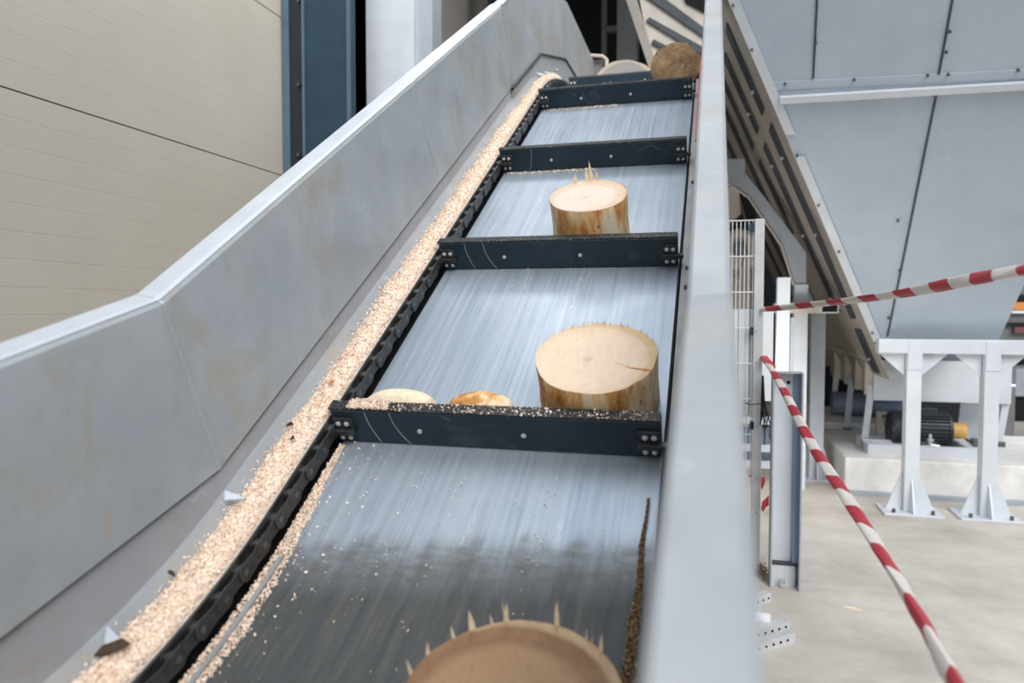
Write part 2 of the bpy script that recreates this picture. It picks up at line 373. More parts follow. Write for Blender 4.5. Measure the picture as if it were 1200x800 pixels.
tag(MB().bb(atY(723, 40, 9.5).x, atY(746, 40, 9.5).x, 9.5, 9.8, 0, 7.2).build('steel_column', M['greycol']), 'dull grey column in the dark beyond the top of the conveyor', 'column')
tag(MB().bb(atY(705, 40, 10.5).x, atY(710, 40, 10.5).x, 10.5, 10.6, 0, 7.2).build('steel_post', M['greycol']), 'thin dark post in the shade left of the grey column', 'post')
p0 = atY(711, 34, 10.5); p1 = atY(724, 34, 10.5)
tag(MB().bb(p0.x, p1.x, 10.5, 10.6, p0.z-.04, p0.z+.04).build('cross_rail', M['greycol']), 'short dark rail between thin post and grey column', 'rail')
# ------------------------------------------------------------------ conveyor trough
tr = empty('conveyor_trough', (-.62, 0, 0)); tag(tr, 'grey steel log conveyor trough rising up between tall folded sides', 'conveyor')
# deck plate
nx = 5; vs = []; uv = []; fs = []
for s in SS:
    for i in range(nx): x = XL+.006+(XR-XL-.008)*i/(nx-1); vs.append(P(x, s, 0)); uv.append((x-XL, s))
for k in range(len(SS)-1):
    for i in range(nx-1): fs.append((k*nx+i, k*nx+i+1, (k+1)*nx+i+1, (k+1)*nx+i))
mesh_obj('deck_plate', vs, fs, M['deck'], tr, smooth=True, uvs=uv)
strip('wear_strip', P, [(-1.098, .001), (-1.098, .012), (-1.085, .012), (-1.085, .001)], [s for s in SS if s < -.42], M['sheet'], tr)
strip('underpan', P, [(-1.31, -.06), (.03, -.06), (.03, -.09), (-1.31, -.09)], SS, M['framed'], tr)
strip('chain_channel', P, [(-1.165, .075), (-1.165, -.05), (-1.118, -.05), (-1.118, -.002), (-1.112, -.002), (-1.112, -.058), (-1.172, -.058), (-1.172, .075)], SS, M['gap'], tr)
strip('chain_channel', P, [(-.118, -.002), (-.118, -.05), (-.06, -.05), (-.06, .02), (-.052, .02), (-.052, -.058), (-.126, -.058), (-.126, -.002)], SS, M['gap'], tr)
# left ledge plate + lower sheet (fold follows the bend, top edge follows the kink)
prof = [(-1.156, .076), (-1.154, .084), (-1.27, .136)]
vs = []; fs = []
LS = [-2.4]+bend_s+[-.36, -.3, 0, 1, 2, 3]+arc_s+[5.2]
for s in LS:
    for x, n in prof: vs.append(P(x, s, n))
m = len(prof)
for k in range(len(LS)-1):
    for i in range(m-1): fs.append((k*m+i, k*m+i+1, (k+1)*m+i+1, (k+1)*m+i))
mesh_obj('ledge_plate', vs, fs, M['sheet'], tr, solid=.004)
vs = []; fs = []; LS2 = [s for s in LS if s <= 4.7]
for s in LS2: vs += [P(-1.27, s, .136), P(-1.274, s, .146), K(-1.279, s, .23)]
for k in range(len(LS2)-1):
    for i in range(2): fs.append((k*3+i, k*3+i+1, (k+1)*3+i+1, (k+1)*3+i))
mesh_obj('lower_sheet', vs, fs, M['lower'], tr, solid=.003)
strip('gap_shadow', K, [(-1.2715, .205), (-1.2685, .205), (-1.2685, .222), (-1.2715, .222)], [s for s in LS2 if s < 3.3], M['gap'], tr)  # black strip drawing the shadow line under the panel edge
strip('fold_edge', P, [(-1.2655, .130), (-1.2675, .138), (-1.2695, .146), (-1.2715, .138)], LS2, M['flange'], tr)
# left side panel with flange
KS = [-2.6, -1.6, -.9, -.31, -.27, .4, 1.2, 2, 2.5]
inner = [(-1.268, .208), (-1.268, .686), (-1.274, .699), (-1.284, .703), (-1.333, .712), (-1.340, .708), (-1.340, .60), (-1.334, .60), (-1.334, .704), (-1.284, .697), (-1.276, .690), (-1.276, .208)]
def kink_strip(name, prof, s_lo, s_hi, mat, parent, extra=(), **k):
    vs = []; rings = [lambda x, n: K(x, s_lo, n), lambda x, n: K(x, -.38+.142*n, n)]
    for e in extra: rings.append(lambda x, n, e=e: K(x, e, n))
    rings.append(lambda x, n: K(x, s_hi, n))
    for r in rings: vs += [r(x, n) for x, n in prof]
    m = len(prof); fs = []
    for q in range(len(rings)-1): fs += [(q*m+i, q*m+(i+1) % m, (q+1)*m+(i+1) % m, (q+1)*m+i) for i in range(m)]
    fs += [list(range(m))[::-1], list(range((len(rings)-1)*m, len(rings)*m))]
    return mesh_obj(name, vs, fs, mat, parent, **k)
sp = kink_strip('side_panel', inner, -2.6, 3.2, M['panel'], tr)
# flange skin (paler top)
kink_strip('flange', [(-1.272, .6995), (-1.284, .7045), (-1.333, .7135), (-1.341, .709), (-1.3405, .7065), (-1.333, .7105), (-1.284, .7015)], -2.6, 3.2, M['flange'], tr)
kink_strip('outer_skirt', [(-1.334, .62), (-1.334, -.12), (-1.328, -.12), (-1.328, .62)], -2.4, 3.4, M['panel'], tr)
# weld seams on the left panel
def seam(pts, r, nm='weld_seam', mat=None): return MB().tube(pts, r, 6).build(nm, mat or M['flange'], tr)
seam([K(-1.267, -.38+.142*n, n) for n in (.21, .45, .69)]+[K(-1.285, -.28, .706), K(-1.333, -.28, .714)], .0022)
seam([hit(487, 95, (-1.267, 0, 0), (1, 0, 0)), hit(500, 160, (-1.267, 0, 0), (1, 0, 0)), hit(513, 205, (-1.267, 0, 0), (1, 0, 0))], .003)
# head panel: continues the left side beyond the crest, turning inward
hp = lambda px, py, X: hit(px, py, (X, 0, 0), (1, 0, 0))
p_up = K(-1.268, 3.2, .70); p_lo = K(-1.268, 3.2, .208)
tl = hit(617, -22, (-1.268, 0, 0), (1, 0, 0)); y_b = tl.y
bl = hit(617, 80, (-1.268, y_b, 0), (1, 0, 0))
dirn = Vector((.09, 1.0, 0)).normalized(); nrm = dirn.cross(Vector((0, 0, 1)))
q = lambda px, py: hit(px, py, (-1.268, y_b, 0), tuple(nrm))
vs = [p_up, tl, q(655, -6), q(664, 3), q(701, 84), q(690, 100), hit(617, 98, (-1.268, 0, 0), (1, 0, 0)), hit(600, 112, (-1.268, 0, 0), (1, 0, 0)), p_lo]
fs = [(0, 1, 6, 7, 8), (1, 2, 3, 4, 5, 6)]
mesh_obj('head_panel', vs, fs, M['panel'], tr, solid=.008)
e = Vector((.006, -.004, 0))
vs2 = [p_up, tl, q(655, -6)]
MB().add([v+e for v in vs2]+[v+Vector((-.07, .02, .012)) for v in vs2], [(0, 1, 4, 3), (1, 2, 5, 4)]).build('flange', M['flange'], tr, solid=.005)
# inner liner outline near the crest
ln = [p_lo]+[hit(600, 105, (-1.262, 0, 0), (1, 0, 0)), hit(617, 84, (-1.262, 0, 0), (1, 0, 0)), q(633, 64), q(662, 70), q(674, 90)]
seam([p+Vector((.006, -.01, 0)) for p in ln], .010, 'liner_edge', M['darkside'])
# right side panel and rail
rp = [(-.045, .02), (-.045, .690), (-.040, .700), (.028, .706), (.036, .700), (.036, -.12), (.030, -.12), (.030, .698), (-.036, .692), (-.039, .686), (-.039, .02)]
kink_strip('side_panel', rp, -2.2, 3.55, M['panel'], tr, (.4, 1.2, 2.))
kink_strip('top_rail', [(-.046, .690), (-.043, .698), (-.036, .7035), (.028, .7095), (.036, .7065), (.0385, .700), (.0385, .66), (.0365, .66), (.036, .6995), (.028, .7065), (-.036, .7005)], -2.2, 3.55, M['rail'], tr, bevel=0)
strip('ledge_plate', P, [(-.112, .012), (-.112, .02), (-.044, .03), (-.044, .022)], SS, M['sheet'], tr)
for s in (-.15, -.02, .1, .25, .9, 1.05, 1.9):
    MB().box(P(-.082, s, .0275), (.028, .02, .004), rotf(s)).build('slot', M['gap'], tr)
MB().tube([hit(px, py, (-.058, 0, 0), (1, 0, 0)) for px, py in ((822.2, 70), (816.5, 165))], .007).build('red_edge_trim', M['redrope'], tr)
# threaded studs along the left ledge
for px, py in ((510.5, 261), (535, 227), (554, 198), (571, 173), (589, 151.5), (431, 386), (604, 131), (470, 322)):
    d_ = hit(px, py, P(-1.235, 0, .125), rotf(0)@Vector((.4, 0, 1))); MB().cyl(d_, d_+Vector((.006, -.004, .016)), .012, 6).build('bolt', M['bolt'], tr)
# bent steel tabs poking through the sawdust
def tab(px, py, sc=1.0, fl=1):
    c = hit(px, py, P(-1.225, -.8, .12), rotf(-.8 if py > 600 else 0)@Vector((.35, 0, 1)))
    if py < 200: c = hit(px, py, (-1.215, 0, 0), (1, 0, 0))
    a = Vector((-.05, 0, .03))*sc; b = Vector((.05, -.03*fl, -.012))*sc; d = Vector((-.022, -.04, -.006))*sc
    MB().prism([c+a, c+b, c+d], Vector((.004, .006, .006))*sc).build('steel_tab', M['flange'], tr)
tab(138, 747, .6); tab(272, 583, .5, -1)
for px, py in ((641, 86), (650, 82), (622, 106), (617, 112), (634, 88)): tab(px, py, .7)
# supports
for y in (.9, 3.4, 5.6):
    s_ = (y-2.07)/math.cos(T1); z = P(0, s_, -.12).z
    for x in (-1.29, -.01): MB().bb(x-.05, x+.05, y-.05, y+.05, 0, z).build('leg', M['framed'], tr, bevel=.005)
# ------------------------------------------------------------------ drag chain
ch = empty('drag_chain', (-.62, 2.07, 1.0)); tag(ch, 'black drag chain with five dark blue cross flights running up the trough', 'chain')
PITCH = 1.107/12
def link_mesh(outer):
    mb = MB(); L = PITCH; hh = .026 if outer else .023; xs = (-.014, .014) if outer else (-.009, .009)
    for x in xs:
        pts = []
        for i in range(9): a = PI/2+PI*i/8; pts.append((x, -L/2+hh*.95*math.cos(a), hh*math.sin(a)))
        for i in range(9): a = -PI/2+PI*i/8; pts.append((x, L/2+hh*.95*math.cos(a), hh*math.sin(a)))
        pts.insert(9, (x, 0, -hh*.8)); pts.append((x, 0, hh*.8))
        mb.prism(pts, (.004 if x > 0 else -.004, 0, 0))
    for y in (-L/2, L/2):
        if outer: mb.cyl((-.017, y, 0), (.0185, y, 0), .009, 12); mb.cyl((-.014, y, 0), (.0165, y, 0), .016, 16)
        else: mb.cyl((-.012, y, 0), (.012, y, 0), .014, 12)
    o = mb.build('link', M['chain'])
    if outer:
        me = o.data; me.materials.append(M['pin'])
        for pl in me.polygons[44:]:
            pl.material_index = 1
    return o
def chain(x, n, s_lo, s_hi, label):
    c = empty('chain', P(x, 0, n)); c.parent = ch; c.matrix_parent_inverse = wm(ch).inverted()
    src = [link_mesh(True), link_mesh(False)]; k = 0; s = s_lo
    while s < s_hi:
        o = src[k % 2] if k < 2 else src[k % 2].copy()
        if k >= 2: COL.objects.link(o)
        o.parent = c; o.matrix_parent_inverse = wm(c).inverted(); o.matrix_basis = Matrix.Translation(P(x, s, n)) @ rotf(s).to_4x4()
        k += 1; s += PITCH
chain(-1.140, .054, -1.25, 4.75, '')
chain(-.088, -.010, -.2, 4.6, '')
def bolt_at(mb, p, R, r=.0085, h=.007):
    mb.cyl(p, p+R@Vector((0, -h, 0)), r, 10, prof=[(0, r), (.6, r), (1, r*.55)])
def flight(k, s):
    R = rotf(s); L0, L1 = -1.135, -.127; H = .132; TH = .046
    f = empty('flight', P(-.63, s, 0)); f.parent = ch; f.matrix_parent_inverse = wm(ch).inverted()
    o_ = P(0, s, 0)
    q = lambda x, y, z: o_+R@Vector((x, y, z))
    mb = MB(); mb.hexa([q(L0+.014, 0, .004), q(L1, 0, .004), q(L1, TH, .004), q(L0+.014, TH, .004), q(L0+.004, 0, H-.004), q(L1, 0, H-.004), q(L1, TH, H-.004), q(L0+.004, TH, H-.004)])
    mb.build('front_plate', M['flight'], f, bevel=.004)
    mb = MB(); mb.hexa([q(L0, 0.003, H-.003), q(L1-.002, 0.003, H-.003), q(L1-.002, TH-.001, H-.003), q(L0, TH-.001, H-.003), q(L0, .004, H+.0015), q(L1-.002, .004, H+.0015), q(L1-.002, TH-.002, H+.0015), q(L0, TH-.002, H+.0015)])
    mb.build('top_edge', M['flighttop'], f)
    for x0, x1, sg in ((-1.150, -1.058, 1), (-.192, -.105, -1)):
        b = MB(); b.box(q((max(x0, -1.126)+min(x1, -.130))/2, -.004, .070), (.064, .008, .064), R)
        b.box(q((x0+x1)/2, -.012, .056), (x1-x0, .022, .017), R)
        br = b.build('bracket', M['chain'], f, bevel=.002)
        xs = (-1.108, -1.080) if sg > 0 else (-.170, -.145)
        for xx in xs:
            for z in (.083, .030):
                bb = MB(); bolt_at(bb, q(xx, -.008, z), R); bb.build('bolt', M['bolt'], br, smooth=False)
    for xx, z in ((-.845, .060), (-.520, .062)):
        bb = MB(); bolt_at(bb, q(xx, 0, z), R, .008, .006); bb.build('bolt', M['bolt'], f)
    if k in (0, 1, 2):
        for xa, dx in (((-1.012, .03), (-.93, .045)) if k < 2 else ((-.95, -.02),)):
            MB().tube([q(xa+dx*u*u, -.0015, H*(.97-.93*u)) for u in (0, .25, .5, .75, 1)]+[], .0009, 4).build('chalk_line', M['bolt'], f)
    return f
for k in range(5):
    flight(k, 1.107*k if k < 4 else 1.107*k+.0)
# ------------------------------------------------------------------ sawdust (loose, uncountable)
def flakes(pts, size=(.004, .010), normal_jit=.9):
    pts = np.array(pts); n = len(pts)
    a = rng.normal(size=(n, 3)); a /= np.linalg.norm(a, axis=1)[:, None]
    b = rng.normal(size=(n, 3)); b -= (a*b).sum(1)[:, None]*a; b /= np.linalg.norm(b, axis=1)[:, None]
    sz = rng.uniform(*size, n)[:, None]/2; asp = rng.uniform(.35, .9, n)[:, None]
    v = np.stack([pts-a*sz-b*sz*asp, pts+a*sz-b*sz*asp*.7, pts+a*sz*.9+b*sz*asp, pts-a*sz+b*sz*asp*.8], 1).reshape(-1, 3)
    f = np.arange(4*n).reshape(-1, 4)
    return v.tolist(), f.tolist()
def ledge_edge(s):
    return -1.226+.012*noise.noise(Vector((s*6, 0, 3)))+.016*noise.noise(Vector((s*1.7, 2, 3)))+(.02 if s > 2.4 else 0)*min(1, (s-2.4))
vs = []; fs = []; ks = np.arange(-1.35, 4.30, .012); m = 9
for s in ks:
    xe = ledge_edge(s)
    for j in range(m):
        u = j/(m-1); x = -1.153+(xe+1.153)*u
        n = .084+(-1.153-x)*.44+.026*math.sin(PI*min(1, u*.93+.07))**.7*(1 if j < m-1 else 0)+.004*noise.noise(Vector((x*60, s*45, 0)))
        if j == 0: n = .086
        if j == m-1: n -= .002
        vs.append(P(x, s, n))
for k in range(len(ks)-1):
    for j in range(m-1): fs.append((k*m+j, k*m+j+1, (k+1)*m+j+1, (k+1)*m+j))
pts = []
for _ in range(30000):
    s = -1.3+5.5*random.random()**1.6; xe = ledge_edge(s); u = random.random(); x = -1.153+(xe-.004+1.153)*u
    n = .084+(-1.153-x)*.44+.026*math.sin(PI*min(1, u*.93+.07))**.7+random.uniform(-.001, .004)
    pts.append(P(x, s, n))
for _ in range(1500):
    s = -1.3+5.0*random.random()**1.5; x = ledge_edge(s)-abs(random.gauss(0, .010)); pts.append(P(max(x, -1.262), s, .084+(-1.153-x)*.44+.003))
fv, ff = flakes(pts, (.004, .0095)); b0 = len(vs)
o = mesh_obj('sawdust', vs+fv, fs+[[i+b0 for i in q_] for q_ in ff], M['dust']); tag(o, 'long ridge of pale pink sawdust on the ledge beside the left chain', 'sawdust', kind='stuff')
# sawdust on the deck by the left chain
pts = []
for _ in range(9000):
    s = random.uniform(-1.3, -.02); wd = .012+.062*min(1, max(0, (-s-.05)/.55))*(.75+.5*noise.noise(Vector((s*9, 1, 0))))
    u = random.random()**1.3; x = -1.117+wd*u; pts.append(P(x, s, .003+.010*(1-u)*random.random()))
for _ in range(350):
    s = random.uniform(-1.2, .0); x = -1.10+abs(random.gauss(0, .08)); pts.append(P(x, s, .003))
fv, ff = flakes(pts, (.003, .008)); tag(mesh_obj('sawdust', fv, ff, M['dust']), 'sawdust streak on the deck along the lower left chain', 'sawdust', kind='stuff')
pts = []
for _ in range(5000):
    s = random.uniform(-1.2, -.16); c = -.152-.010*min(1, max(0, -s-.2))+.010*noise.noise(Vector((s*5, 7, 0))); wd = .002+.017*min(1, max(0, (-s-.22)/.45))*(.6+.8*abs(noise.noise(Vector((s*14, 3, 0)))))
    pts.append(P(c+random.uniform(-wd, wd), s, .002+random.random()*.006))
fv, ff = flakes(pts, (.003, .008)); tag(mesh_obj('sawdust', fv, ff, M['dustdark']), 'rusty brown dust line along the right edge of the lower deck', 'sawdust', kind='stuff')
pts = []
for _ in range(260):
    s = random.uniform(-1.0, 3.3); pts.append(P(random.uniform(-1.08, -.15), s, .003))
for _ in range(200):
    x = random.choice((-.93, -.80, -.66, -.40))+random.gauss(0, .012); pts.append(P(x-.02, random.uniform(-.65, -.1), .003))
fv, ff = flakes(pts, (.002, .006)); tag(mesh_obj('wood_crumbs', fv, ff, M['dust']), 'scattered pale wood crumbs on the conveyor deck', 'crumbs', kind='stuff')
# dust on top of the nearest flight, left end
pts = []
for _ in range(1500):
    u = random.random(); x = -1.07+.13*u; pts.append(P(x, random.uniform(.003, .046), .136+.010*(1-abs(u-.4))*random.random()))
for _ in range(500): pts.append(P(random.uniform(-1.05, -.15), random.uniform(.004, .044), .135))
fv, ff = flakes(pts, (.003, .007)); tag(mesh_obj('sawdust', fv, ff, M['dust']), 'sawdust heap on the top edge of the nearest flight', 'sawdust', kind='stuff')
pts = []
for _ in range(500): pts.append(P(random.uniform(-1.10, -.6), 2.214+random.uniform(-.005, -.03)+1.107*random.choice((0, 1)), .003))
fv, ff = flakes(pts, (.004, .012)); tag(mesh_obj('sawdust', fv, ff, M['dust']), 'thin line of sawdust under the upper flights', 'sawdust', kind='stuff')
# ------------------------------------------------------------------ logs
def log_piece(name, label, x, s, n0, R, H, face, side, rot=0, rag=.045, splinters=(), seed=0, slope=0.0, M3=None, pos=None, cat='log', crack=True):
    RR = M3 if M3 is not None else rotf(s) @ Matrix.Rotation(rot, 3, 'Z')
    root = empty(name, pos if pos is not None else P(x, s, n0), RR); tag(root, label, cat)
    n = 96; prof = [(0, .97), (.02, .995), (.2, 1.0), (.5, .985), (.8, .995), (.97, 1.0), (1.0, .992)]
    rad = lambda a, t: R*(1+rag*noise.noise(Vector((math.cos(a)*1.3, math.sin(a)*1.3, seed)))+rag*.45*noise.noise(Vector((math.cos(a)*4, math.sin(a)*4, seed+t*1.5)))+.006*noise.noise(Vector((math.cos(a)*22, math.sin(a)*22, seed+t*3))))
    vs = []; fs = []
    for t, k in prof:
        for i in range(n):
            a = 2*PI*i/n; r = rad(a, t)*k; vs.append((r*math.cos(a), r*math.sin(a), H*t+slope*r*math.sin(a)*t))
    for k in range(len(prof)-1): fs += [(k*n+i, k*n+(i+1) % n, (k+1)*n+(i+1) % n, (k+1)*n+i) for i in range(n)]
    fs.append(list(range(n))[::-1])
    o = mesh_obj('stripped_side', vs, fs, side, root, smooth=True, world=False)
    vs = []; fs = []; rings = 10
    for j in range(1, rings+1):
        for i in range(n):
            a = 2*PI*i/n; r = rad(a, 1)*.994*j/rings
            vs.append((r*math.cos(a), r*math.sin(a), H+slope*r*math.sin(a)+.0012+.0025*noise.noise(Vector((r*math.cos(a)*9, r*math.sin(a)*9, seed)))*(1 if j < rings else 0)))
    vs.append((0, 0, H+.0012)); c = len(vs)-1
    fs += [(i, (i+1) % n, c) for i in range(n)]
    for j in range(rings-1): fs += [(j*n+i, (j+1)*n+i, (j+1)*n+(i+1) % n, j*n+(i+1) % n) for i in range(n)]
    mesh_obj('sawn_face', vs, fs, face, root, smooth=True, world=False)
    if splinters:
        mb = MB()
        for (a, h, wd) in splinters:
            big = h > .03
            if big: keep, mb = mb, MB()
            a = math.radians(a); r = rad(a, 1)*.985; p = Vector((r*math.cos(a), r*math.sin(a), H-.01+slope*r*math.sin(a))); tx = Vector((-math.sin(a), math.cos(a), 0))
            out = Vector((math.cos(a), math.sin(a), 0))*random.uniform(-.05, .25)*h
            tip = p+Vector((0, 0, h+.01))+out+tx*random.uniform(-.15, .15)*h
            md = p.lerp(tip, .6)+tx*random.uniform(-.1, .1)*wd
            th = Vector((math.cos(a), math.sin(a), 0))*wd*.3
            mb.add([p-tx*wd/2, p+tx*wd/2, p+th, md-tx*wd*.3, md+tx*wd*.32, md+th*.6, tip], [(0, 1, 4, 3), (1, 2, 5, 4), (2, 0, 3, 5), (3, 4, 6), (4, 5, 6), (5, 3, 6)])
            if big: mb.build('splinter', M['splinter'], root, world=False); mb = keep
        if mb.v: tag(mb.build('splinter_fringe', M['splinter'], root, world=False), kind='stuff')
    return root
def fringe(a0, a1, n, h0, h1, w=.003): return [(random.uniform(a0, a1), random.uniform(h0, h1)*random.random()**.7, random.uniform(.4, 1.2)*w) for _ in range(n)]
log_piece('log_slice', 'large tan log slice lying on the lowest grimy deck at the front', -.328, -.932, .001, .200, .180, M['face_near'], M['woodside2'], .3, .025,
          [(82+8, .050, .012), (60, .055, .012), (84+6, .046, .004), (28, .045, .014), (40, .025, .005), (110, .05, .016), (122, .028, .008), (140, .03, .014), (155, .035, .012), (165, .02, .006), (98, .025, .006), (36, .022, .004)]+fringe(0, 180, 14, .004, .014), 3)
mid = log_piece('log_slice', 'pale round log slice behind the nearest flight with fine splinters on its far rim', -.333, .236, .001, .184, .178, M['face_pale'], M['woodside'], 0, .05,
          fringe(15, 165, 90, .012, .030, .003)+fringe(60, 110, 16, .022, .0298, .0035), 11)
MB().prism([(.062, -.030, .1802), (.10, -.050, .1800), (.172, -.062, .1795), (.172, -.070, .1795), (.11, -.056, .1800)], (0, 0, .0012)).build('crack', M['woodside2'], mid, world=False)
log_piece('log_slice', 'smaller cream log slice with a tall torn splinter behind the second flight', -.508, 1.352, .001, .166, .215, M['face_up'], M['woodside'], .5, .025,
          [(64, .088, .02), (71, .06, .020), (56, .045, .016), (88, .045, .014), (92, .034, .012)]+fringe(-50, 25, 60, .008, .035, .003), 23)
# two low slabs peeking over the nearest flight
def slab(label, pa, pb, pt, n, mat, seed):
    l = hit(*pa, P(0, 0, n), rotf(0)@Vector((0, 0, 1))); r = hit(*pb, P(0, 0, n), rotf(0)@Vector((0, 0, 1)))
    W = (r-l).length; root = empty('wood_slab', P((l.x+r.x)/2, .125, .001), rotf(0)); tag(root, label, 'wood')
    vs = []; fs = []; nu, nv = 22, 9
    for j in range(nv):
        v = j/(nv-1)
        for i in range(nu):
            u = i/(nu-1); x = (u-.5)*W*1.02; hh = n*(.70+.26*math.sin(PI*u)**.8+.03*noise.noise(Vector((u*5, v*3, seed))))
            a = PI*v; vs.append((x, -.060*math.cos(a)*(1-.5*abs(2*u-1)**4), hh*(math.sin(a)**.7 if 0 < v < 1 else 0)))
    for j in range(nv-1):
        for i in range(nu-1): fs.append((j*nu+i, j*nu+i+1, (j+1)*nu+i+1, (j+1)*nu+i))
    fs += [[j*nu for j in range(nv)], [j*nu+nu-1 for j in range(nv)][::-1]]
    mesh_obj('split_face', vs, fs, mat, root, smooth=True, world=False)
    return root
slab('pale split wood slab peeking over the left end of the nearest flight', (419, 472), (494, 476), (455, 461), .112, M['splinter'], 1)
slab('orange brown split wood piece peeking over the nearest flight, right of the pale slab', (519, 476), (590, 478), (550, 461), .112, M['woodside'], 5)
# bark-covered chunk between the top flights
def chunk():
    s = 3.70; c = P(-.255, s, -.045); root = empty('log_chunk', c, Matrix.Identity(3)); tag(root, 'weathered brown log chunk with jagged top beside the rail on the top flights', 'log')
    n = 40; m_ = 14; vs = []; fs = []
    for j in range(m_+1):
        t = j/m_
        for i in range(n):
            a = 2*PI*i/n; r = .172*(1+.10*noise.noise(Vector((math.cos(a)*1.6, math.sin(a)*1.6, 4)))+.05*noise.noise(Vector((math.cos(a)*6, math.sin(a)*6, t*5))))
            if .15*PI < a < .85*PI: r *= 1+.12*noise.noise(Vector((a*7, t*9, 9)))-.04
            vs.append((r*math.cos(a), .02+.30*t, .19+r*math.sin(a)*.96))
    for j in range(m_): fs += [(j*n+i, j*n+(i+1) % n, (j+1)*n+(i+1) % n, (j+1)*n+i) for i in range(n)]
    fs.append([m_*n+i for i in range(n)][::-1])
    mesh_obj('bark', vs, fs, M['bark'], root, smooth=False, world=False)
    # weathered end face (disc in its own frame so the rings centre on it)
    vs = [(0, 0, .006)]; fs = []
    for k in (.35, .7, 1):
        for i in range(n):
            a = 2*PI*i/n; r = .172*(1+.10*noise.noise(Vector((math.cos(a)*1.6, math.sin(a)*1.6, 4)))+.05*noise.noise(Vector((math.cos(a)*6, math.sin(a)*6, 0))))*k
            if .15*PI < a < .85*PI: r *= 1+(.12*noise.noise(Vector((a*7, 0, 9)))-.04)*k
            vs.append((r*math.cos(a), r*math.sin(a)*.96, .010*(1-k)+.006*noise.noise(Vector((r*20*math.cos(a), r*20*math.sin(a), 1)))))
    fs += [(0, 1+i, 1+(i+1) % n) for i in range(n)]
    for k in range(2): fs += [(1+k*n+i, 1+(k+1)*n+i, 1+(k+1)*n+(i+1) % n, 1+k*n+(i+1) % n) for i in range(n)]
    o = mesh_obj('weathered_face', vs, fs, M['face_old'], root, smooth=True, world=False); o.location = (0, .019, .19); o.rotation_euler = (PI/2, 0, 0)
chunk()
pf = P(-.69, 5.0, 0); pos = Vector((pf.x+.02, 6.55, 3.30+.0))
log_piece('log_slice', 'distant log slice standing on edge with grey cracked face at the conveyor head', 0, 0, 0, .30, .25, M['face_grey'], M['woodside'], seed=31,
          M3=Matrix(((-1, 0, 0), (0, 0, -1), (0, -1, 0))) @ Matrix.Identity(3), pos=Vector((atY(731, 70, 6.55).x, 6.80, atY(731, 69.5, 6.55).z-.30)))
# bark chips and shavings on the sawdust
def chip(label, px, py, L, W, rz, mat, nn=.13):
    c = hit(px, py, P(-1.2, -.8 if py > 560 else 0, nn), rotf(-.8 if py > 560 else 0)@Vector((.3, 0, 1))); o = MB()
    pts = [(-L/2, -W*.2, 0), (-L*.2, -W/2, .004), (L*.35, -W*.35, .006), (L/2, 0, .002), (L*.3, W*.45, .008), (-L*.3, W*.4, .004)]
    o.prism([Vector(p) for p in pts], (0, 0, .006)); ob = o.build('bark_chip', mat); ob.matrix_basis = Matrix.Translation(c+Vector((0, -.003, .01))) @ (rotf(-.6) @ Matrix.Rotation(rz, 3, 'Z')).to_4x4()
    tag(ob, label, 'chip')
chip('dark curled bark chip on the sawdust beside the bent steel tab', 134, 766, .07, .028, .5, M['bark'])
chip('thin dark bark sliver at the outer edge of the sawdust ridge', 203, 678, .032, .008, -.4, M['bark'])
chip('small brown bark chip on sawdust near the nearest flight', 341, 503, .022, .009, .2, M['bark'])
chip('tiny dark bark crumb low on the sawdust near the second steel tab', 344, 519, .012, .01, .2, M['bark'])
chip('reddish bark chip on sawdust beside the nearest flight end', 389, 453, .022, .012, .9, M['woodside2'])
# ------------------------------------------------------------------ hopper (right)
LN = math.radians(35); hd = Vector((0, -math.sin(LN), math.cos(LN))); hn = Vector((0, -math.cos(LN), -math.sin(LN))); hb = Vector((0, 6.18, 1.27))
hp_ = empty('steel_hopper', (1.7, 7, 0)); tag(hp_, 'large grey sheet steel hopper leaning out above the table frame', 'hopper')
def hf(px, py, off=0): return hit(px, py, tuple(hb+hn*off), tuple(hn))
eb, et = Vector((1.225, 6.18, 1.27)), Vector((.08, 4.69, 3.40)); ed = et-eb
rb, rt = Vector((2.07, 6.18, 1.27)), Vector((2.34, 4.69, 3.40)); rd = rt-rb
TOP = 1.06
fa = [eb, eb+ed*TOP, rb+rd*TOP, rb]
MB().prism(fa, -hn*.006).build('front_panel', M['hopper'], hp_)
# border flat along the left edge
wv = Vector((.062, 0, 0))
MB().prism([eb+hn*.006, eb+ed*.60+hn*.006, eb+ed*.60+wv+hn*.006, eb+wv+hn*.006], hn*.004).build('edge_flange', M['frame'], hp_)
MB().prism([eb+ed*.66+hn*.006, eb+ed*TOP+hn*.006, eb+ed*TOP+wv+hn*.006, eb+ed*.66+wv+hn*.006], hn*.004).build('edge_flange', M['frame'], hp_)
# seams
def hseam(p, q_, w=.012, mat='darkside', nm='panel_seam'): MB().bar(hf(*p, .004), hf(*q_, .004), w, .006, hn).build(nm, M[mat], hp_)
hseam((958, -10), (953, 92)); hseam((1118, -10), (1100, 88)); hseam((1097, 112), (1040, 394))
MB().bar(hf(905, 101, .003), hf(1330, 80, .003), .05, .008, hn).build('joint_plate', M['hopper'], hp_)
a, b = hf(913, 116, .0), hf(1330, 91, .0)
g = MB(); g.bar(a+hn*.02, b+hn*.02, .046, .04, hn); g.build('stiffener_bar', M['frame'], hp_, bevel=.003)
for px, py in ((956, 50), (1113, 37), (1109, 61), (1081, 190), (1054, 317), (1041, 372), (1052, 258), (1096, 113), (920, 98), (1001, 93), (1087, 88), (1111, 87), (1193, 82), (934, 182), (881, 58), (859, 6), (959, 240), (983, 294), (1022, 389)):
    p = hf(px, py, .006); MB().cyl(p, p+hn*.022, .010, 6, r2=.007).build('bolt', M['pin'], hp_)
